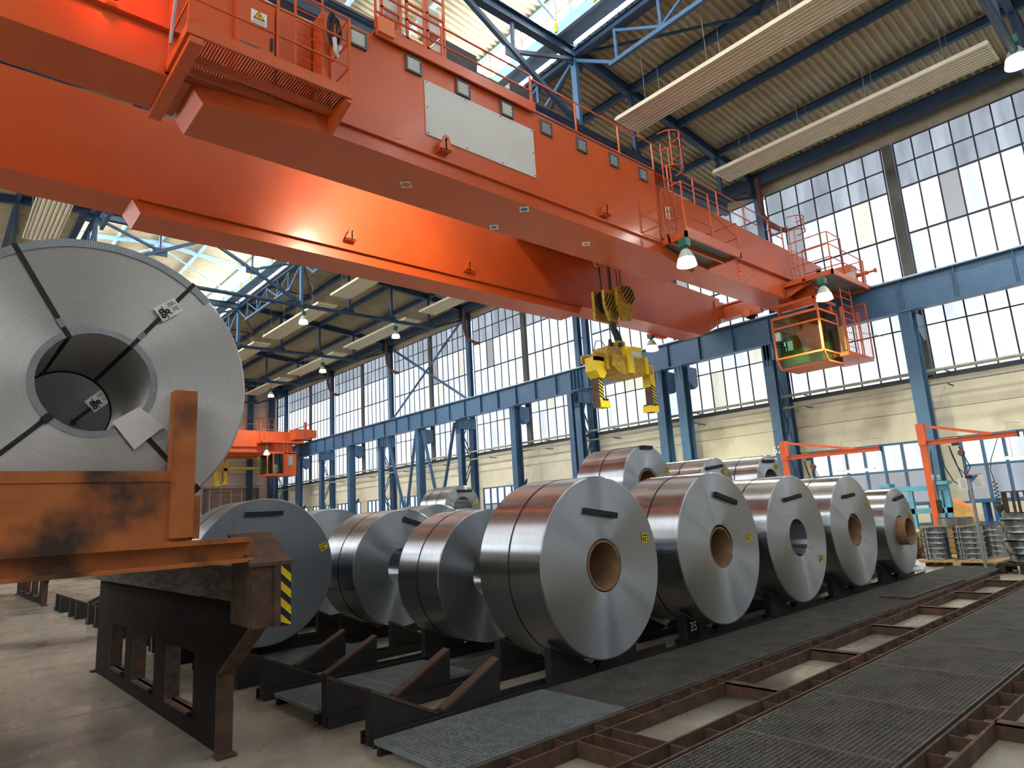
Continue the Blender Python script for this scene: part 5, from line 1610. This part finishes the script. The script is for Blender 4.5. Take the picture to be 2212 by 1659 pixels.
# wire spools
SP = shared(MB().lathe((0, 0, 0), [(.25, .0), (.305, .0), (.307, .006), (.304, .012), (.268, .014), (.264, .05), (.268, .102), (.268, .108), (.25, .108)], 40, 'z', True), 'rim', 'galv', True)
def spool(x, y, z, label, group, tilt=(0, 0, 0), s=1.0):
    t = thing('spool_ring', label, 'metal ring', (x, y, z), group)
    inst('rim', SP, (x, y, z), t, (s, s, s))
    t.rotation_euler = tilt
for (sx, sy), nm in (((16.62, 5.0), 'left stack'), ((16.62, 4.36), 'middle stack behind the sign post'), ((17.3, 4.12), 'back stack')):
    for k in range(6):
        spool(sx, sy, .14 + .109 * k, 'shiny flanged metal ring, %s from the bottom of the %s' % (NUM[k], nm), 'flanged rings on the wooden pallet')
for k in range(7):
    spool(15.55 + .02 * (k % 2), 3.22 + .03 * ((k * 7) % 3 - 1), .20 + .128 * k, 'tilted metal ring, %s from the bottom of the right stack' % NUM[k], 'tilted rings in the right stack', (R(2.5 - 2 * (k % 3)), R(2 * ((k + 1) % 3) - 2), 0), 1.06)
for i, (sx, sy) in enumerate(((16.62, 5.0), (16.62, 4.36))):
    t = thing('steel_strap', 'thin dark strap tying the %s ring stack' % ('left' if i == 0 else 'middle'), 'strap', (sx - .3, sy + .1, .1))
    MB().box(sx - .312, sx - .306, sy + .08, sy + .1, .05, .80).build('band', 'black', t)
    t = thing('wood_slat', 'pale wooden slat lying on the %s ring stack' % ('left' if i == 0 else 'middle'), 'wood', (sx, sy, .795))
    MB().beam((sx - .32, sy + .1, .81), (sx + .3, sy - .12, .81), .05, .03).build('slat', 'pallet', t)
def pallet(x0, x1, y0, y1, z1, m, label):
    t = thing('pallet', label, 'pallet', ((x0 + x1) / 2, (y0 + y1) / 2, 0))
    n = 6
    for k in range(n):
        a = y0 + (y1 - y0) * k / n
        MB().box(x0, x1, a + .01, a + (y1 - y0) / n - .02, z1 - .022, z1).build('deck_board', m, t)
    for x in (x0, (x0 + x1) / 2 - .05, x1 - .1):
        MB().box(x, x + .1, y0, y1, z1 - .045, z1 - .022).build('stringer', m, t)
        for y in (y0, (y0 + y1) / 2 - .07, y1 - .14):
            MB().box(x, x + .1, y, y + .14, 0, z1 - .045).build('block', m, t)
pallet(16.2, 17.65, 3.75, 5.35, .135, 'pallet', 'pale wooden pallet under the ring stacks')
pallet(15.1, 16.0, 2.75, 3.62, .19, 'pallet_dark', 'dark wooden pallet under the tilted ring stack')
t = thing('metal_ring', 'wide thin silver hoop standing behind the ring stacks', 'metal ring', (17.9, 4.9, .0))
MB().lathe((17.9, 4.9, .74), [(.36, 0), (.365, 0), (.365, .2), (.36, .2)], 36, 'z', True).build('hoop', 'galv', t, smooth=True)
MB().box(17.7, 18.2, 4.6, 5.2, 0, .74).build('pedestal', 'card_light', t)
t = thing('iron_rack', 'rusty iron basket frame standing above the tilted rings', 'rack', (15.55, 3.22, 1.08))
for a in range(6):
    x, y = 15.55 + .2 * math.cos(a * 1.047), 3.2 + .2 * math.sin(a * 1.047)
    MB().box(x - .02, x + .02, y - .02, y + .02, 1.0, 1.48).build('bar', 'rust', t)
MB().tube([(15.55 + .2 * math.cos(a / 20 * 6.2832), 3.2 + .2 * math.sin(a / 20 * 6.2832), 1.48) for a in range(20)], .012, 6, closed=True).build('hoop', 'rust', t)
# sign post
t = thing('sign_post', 'grey metal sign post with two notice boards on a flat foot', 'sign post', (15.2, 3.80, 0))
MB().tube([(15.2, 3.80, 0.02), (15.2, 3.80, 1.86)], .03, 10).build('pole', 'grey', t, smooth=True)
MB().box(15.17, 15.23, 3.66, 4.1, 0, .05).box(14.95, 15.45, 3.77, 3.83, 0, .05).build('foot', 'grey', t)
MB().box(15.15, 15.25, 3.75, 3.85, 1.78, 1.83).build('clamp', 'dark_steel', t)
o = MB().prism([(15.2, 3.84, 1.80), (15.3, 4.02, 1.79), (15.3, 4.02, 1.56), (15.2, 3.84, 1.56)], (-.006, .002, 0)).build('notice_board', 'white', t)
for k in range(6):
    MB().box(15.185, 15.19, 3.87, 3.95, 1.60 + .03 * k, 1.608 + .03 * k).build('text_line', 'grey', o)
o = MB().prism([(15.2, 3.77, 1.83), (15.15, 3.55, 1.84), (15.15, 3.55, 1.58), (15.2, 3.77, 1.57)], (-.006, -.002, 0)).build('notice_board', 'white', t)
MB().prism([(15.19, 3.765, 1.825), (15.155, 3.63, 1.83), (15.19, 3.765, 1.70)], (-.006, -.002, 0)).build('blue_corner', 'sticker_blue', o)
MB().prism([(15.2, 3.77, 1.845), (15.15, 3.55, 1.855), (15.15, 3.55, 1.84), (15.2, 3.77, 1.83)], (-.006, -.002, 0)).build('edge_strip', 'sticker_orange', o)
for k in range(5):
    MB().beam((15.175, 3.72, 1.62 + .03 * k), (15.155, 3.60, 1.62 + .03 * k), .004, .006).build('text_line', 'grey', o)
# card stack, wrap, box, bag
t = thing('card_stack', 'uneven stack of brown card sheets beside the last coil', 'card stack', (16.9, 5.62, 0), None)
for k in range(22):
    dx, dy, a = random.uniform(-.04, .04), random.uniform(-.04, .04), random.uniform(-.1, .1)
    z = .03 * k
    MB().prism([(16.9 + dx + u * math.cos(a) - v * math.sin(a), 5.62 + dy + u * math.sin(a) + v * math.cos(a), z) for u, v in ((-.3, -.18), (.3, -.18), (.3, .18), (-.3, .18))], (0, 0, .016 + .008 * random.random())).build('sheet', 'card', t)
t = thing('cardboard_box', 'tan cardboard box behind the stack of card sheets', 'box', (19.4, 6.3, 0))
MB().box(18.6, 19.6, 5.75, 6.75, 0, .62).build('carton', 'card_light', t)
MB().box(18.59, 18.6, 6.2, 6.3, 0, .62).build('tape', 'card', t)
t = thing('plastic_wrap', 'crumpled clear plastic wrap on the floor by the last coil', 'wrap', (15.3, 5.1, 0))
q = MB()
n1, n2 = 14, 7
vs = []
for i in range(n2):
    for k in range(n1):
        a = k / n1 * 6.2832
        h = i / (n2 - 1)
        r_ = (.24 * math.cos(h * 1.5) + .02) * random.uniform(.75, 1.2)
        vs.append((15.3 + r_ * math.cos(a), 5.1 + r_ * 1.1 * math.sin(a), .22 * math.sin(h * 1.55) * random.uniform(.85, 1.1) if i else 0))
fs = [(i * n1 + k, i * n1 + (k + 1) % n1, (i + 1) * n1 + (k + 1) % n1, (i + 1) * n1 + k) for i in range(n2 - 1) for k in range(n1)]
q.add(vs, fs + [tuple((n2 - 1) * n1 + k for k in range(n1))]).build('film', 'clear_wrap', t)
t = thing('paper_sack', 'brown and orange paper sack leaning at the jib crane foot', 'sack', (24.6, 6.55, 0))
MB().loft([(24.5, 6.15, .55), (24.9, 6.15, .55), (24.9, 6.75, .55), (24.5, 6.75, .55)], [(24.6, 6.2, .95), (24.8, 6.2, .85), (24.8, 6.7, 1.2), (24.6, 6.7, 1.2)]).build('sack_body', 'card_light', t)
MB().loft([(24.59, 6.2, .95), (24.81, 6.2, .85), (24.81, 6.72, 1.2), (24.59, 6.72, 1.2)], [(24.65, 6.25, 1.05), (24.75, 6.25, 1.0), (24.75, 6.65, 1.3), (24.65, 6.65, 1.3)]).build('sack_top', 'sticker_orange', t)
MB().box(24.4, 25.0, 6.1, 6.8, 0, .55).build('crate', 'card', t)
# light blue frame and dark blue bench by the wall
t = thing('machine_frame', 'light blue welded steel frame behind the orange jib crane', 'frame', (29, 8.9, 0))
for z in (.72, 1.58):
    MB().box(28.9, 29.1, 7.95, 10.3, z, z + .2).build('rail', 'sky_blue', t)
for y in (7.95, 8.2, 9.2, 10.1):
    MB().box(28.9, 29.1, y, y + .16, 0, 1.6).build('post', 'sky_blue', t)
MB().box(28.7, 29.3, 7.9, 8.5, 1.78, 1.9).build('top_block', 'sky_blue', t)
MB().box(28.7, 29.3, 9.9, 10.3, 1.78, 1.92).build('top_block', 'sky_blue', t)
t = thing('work_bench', 'long dark blue workbench under the low windows', 'bench', (31.3, 6.4, 0))
MB().box(30.9, 31.7, 3.0, 11.5, 1.0, 1.08).build('bench_top', 'bench_blue', t)
for y in (3.4, 5.2, 7.0, 7.35, 9.2, 11.2):
    MB().box(30.95, 31.05, y, y + .12, 0, 1.0).box(31.55, 31.65, y, y + .12, 0, 1.0).build('leg', 'bench_blue', t)
MB().box(30.98, 31.02, 3.0, 11.5, .2, .28).build('foot_rail', 'bench_blue', t)
t = thing('air_tool', 'dark air tool hanging on a coiled black hose by the windows', 'tool', (24.6, 5.5, 0.95))
MB().tube([(24.6 + .06 * math.cos(k * 1.1), 5.5 + .06 * math.sin(k * 1.1), 1.75 - .02 * k) for k in range(32)], .014, 5).build('coiled_hose', 'black', t, smooth=True)
MB().tube([(24.6, 5.5, 1.75), (24.62, 5.55, 2.1), (24.58, 5.48, 2.4), (25.9, 5.48, 3.12)], .012, 5).build('hose', 'black', t)
MB().lathe((24.6, 5.5, .82), [(.001, 0), (.08, .02), (.1, .1), (.14, .14), (.14, .2), (.06, .24), (.06, .3), (.001, .31)], 14).build('tool_body', 'dark_steel', t, smooth=True)
# fluorescent lamps
for y0_, y1_, l in ((10.8, 12.3, 'glowing fluorescent tube lamp hanging before the low windows, left'), (4.6, 6.3, 'glowing fluorescent tube lamp at the right picture edge')):
    t = thing('tube_lamp', l, 'lamp', (30.0, (y0_ + y1_) / 2, 2.55))
    MB().box(29.93, 30.07, y0_, y1_, 2.60, 2.66).build('housing', 'white', t)
    MB().tube([(30, y0_ + .03, 2.57), (30, y1_ - .03, 2.57)], .03, 8).build('tube', 'tube_light', t)
    for y in (y0_ + .3, y1_ - .3):
        MB().tube([(30, y, 2.66), (30, y, 3.9), (31.8, y, 4.0), (32.45, y, 4.0)], .008, 5).build('hanger', 'grey', t)

# ================================================================== FAR CRANE
F = thing('bridge_crane', 'second orange overhead crane far away near the back wall', 'crane', (15, 70, 9.5))
MB().prism([(-8, 68.6, 9.45), (27.5, 68.6, 9.45), (30.2, 68.6, 10.7), (30.2, 68.6, 11.75), (-8, 68.6, 11.85)][::-1], (0, 1.2, 0)).build('girder', 'orange', F)
MB().box(-8, 27.0, 68.4, 68.6, 10.05, 10.18).build('ledge', 'orange', F)
MB().box(-8, 26.0, 68.3, 68.6, 9.45, 9.55).build('ledge', 'orange', F)
MB().prism([(-8, 73.6, 9.45), (27.5, 73.6, 9.45), (30.2, 73.6, 10.7), (30.2, 73.6, 12.0), (-8, 73.6, 12.1)][::-1], (0, 1.2, 0)).build('girder', 'orange', F)
MB().box(30.6, 31.5, 67.0, 76, 11.0, 11.8).build('end_carriage', 'orange', F)
for y in (68.0, 75.0):
    MB().lathe((30.97, y, 10.98), [(.001, 0), (.27, 0), (.27, .25), (.001, .25)], 20, 'x').build('wheel', 'dark_steel', F)
MB().box(29.2, 31.0, 67.2, 68.6, 10.8, 11.9).build('drive_unit', 'orange', F)
MB().box(30.3, 30.5, 67.3, 67.5, 11.9, 12.7).build('antenna_box', 'orange', F)
MB().box(25.6, 30.0, 66.9, 68.6, 10.35, 10.52).build('platform', 'orange', F)
rail(F, [(25.7, 67.0, 10.5), (29.9, 67.0, 10.5)], 1.2, (.6,), 1.4)
rail(F, [(18, 68.7, 11.85), (27.5, 68.7, 11.8)], 1.3, (.65,), 1.6)
rail(F, [(25.7, 68.8, 11.85), (27.0, 68.8, 11.85)], 1.4, (.7,), 1.3)
ladder(F, 25.9, 26.4, 68.3, 10.5, 13.2, .4)
fc = MB().box(26.1, 29.2, 66.9, 69.0, 6.95, 7.15).build('cab', 'orange', F)
MB().box(27.9, 29.2, 66.9, 69.0, 7.15, 9.3).build('cab_wall', 'orange', fc)
MB().box(26.1, 29.2, 66.9, 69.0, 9.2, 9.4).build('cab_roof', 'orange', fc)
for x in (26.1, 26.7):
    MB().box(x, x + .1, 66.9, 67.0, 7.1, 9.2).build('cab_post', 'orange', fc)
MB().box(26.7, 27.9, 66.92, 66.97, 7.2, 9.15).build('pane', 'cab_glass', fc)
MB().box(26.12, 26.16, 66.95, 68.9, 7.2, 9.15).build('pane', 'cab_glass', fc)
MB().box(26.3, 27.9, 68.9, 68.95, 7.15, 9.2).build('cab_rear', 'grey_dark', fc)
MB().lathe((27.2, 67.4, 7.3), [(.001, 0), (.3, .1), (.32, .5), (.2, .8), (.001, .85)], 14).build('seat', 'olive', fc)
MB().box(28.3, 28.8, 66.88, 66.9, 8.0, 9.0).build('cab_window', 'grey', fc)
ladder(F, 27.75, 28.2, 66.8, 7.1, 10.4, .35)
MB().box(27.0, 29.0, 67.4, 68.6, 9.4, 10.35).build('cab_hanger', 'orange', F)
fq = MB().tube([(26.0, 66.8, 9.9), (26.0, 66.8, 10.35)], .03, 6).build('floodlight', 'green', F)
lamp_parts(fq, 26.0, 66.8, 9.05, 1.0, 'lamp_glow_white')
fg = thing('coil_grab', 'small yellow coil grab hanging from the far crane', 'coil grab', (22.7, 70.5, 6.2))
MB().box(22.0, 23.6, 70.2, 70.8, 7.7, 8.0).build('beam', 'yellow_worn', fg)
MB().box(22.15, 22.5, 70.2, 70.8, 6.2, 7.7).build('leg', 'yellow_worn', fg)
MB().box(22.95, 23.3, 70.2, 70.8, 6.4, 8.2).build('leg', 'yellow_worn', fg)
MB().box(22.1, 22.7, 70.15, 70.85, 6.15, 6.35).build('foot', 'yellow_worn', fg)
MB().box(22.75, 23.3, 70.15, 70.85, 6.3, 6.5).build('foot', 'yellow_worn', fg)
MB().box(22.5, 23.4, 70.1, 70.9, 8.0, 8.7).build('body', 'yellow_worn', fg)
MB().tube([(22.8, 70.5, 8.7), (22.8, 70.5, 11.88)], .04, 6).build('wire_rope', 'rope', fg)
MB().tube([(23.1, 70.5, 8.7), (23.1, 70.5, 11.88)], .04, 6).build('wire_rope', 'rope', fg)
MB().box(21.5, 24.5, 69.8, 73.6, 11.9, 12.3).build('trolley', 'orange', F)
t = thing('gas_pipe', 'bright yellow pipe run on the back wall below the far crane', 'pipe', (28, 79.3, 8.6))
MB().tube([(18, 79.3, 10.05), (29.6, 79.3, 10.05), (30.2, 79.3, 9.8), (30.4, 79.3, 9.2), (31, 79.3, 8.8)], .17, 8).build('upper_run', 'yellow', t, smooth=True)
MB().tube([(18, 79.3, 8.8), (32, 79.3, 8.8)], .17, 8).build('lower_run', 'yellow', t, smooth=True)
for k, x in enumerate((29.0, 31.6, 16.8)):
    t = thing('wall_post', 'dark blue steel post on the back wall, ' + ['left of the far cab', 'in the corner by the windows', 'far left behind the big coil'][k], 'column', (x, 79.7, 0))
    MB().box(x - .3, x + .3, 79.5, 80.0, 0, 20).build('shaft', 'blue_shaded', t)
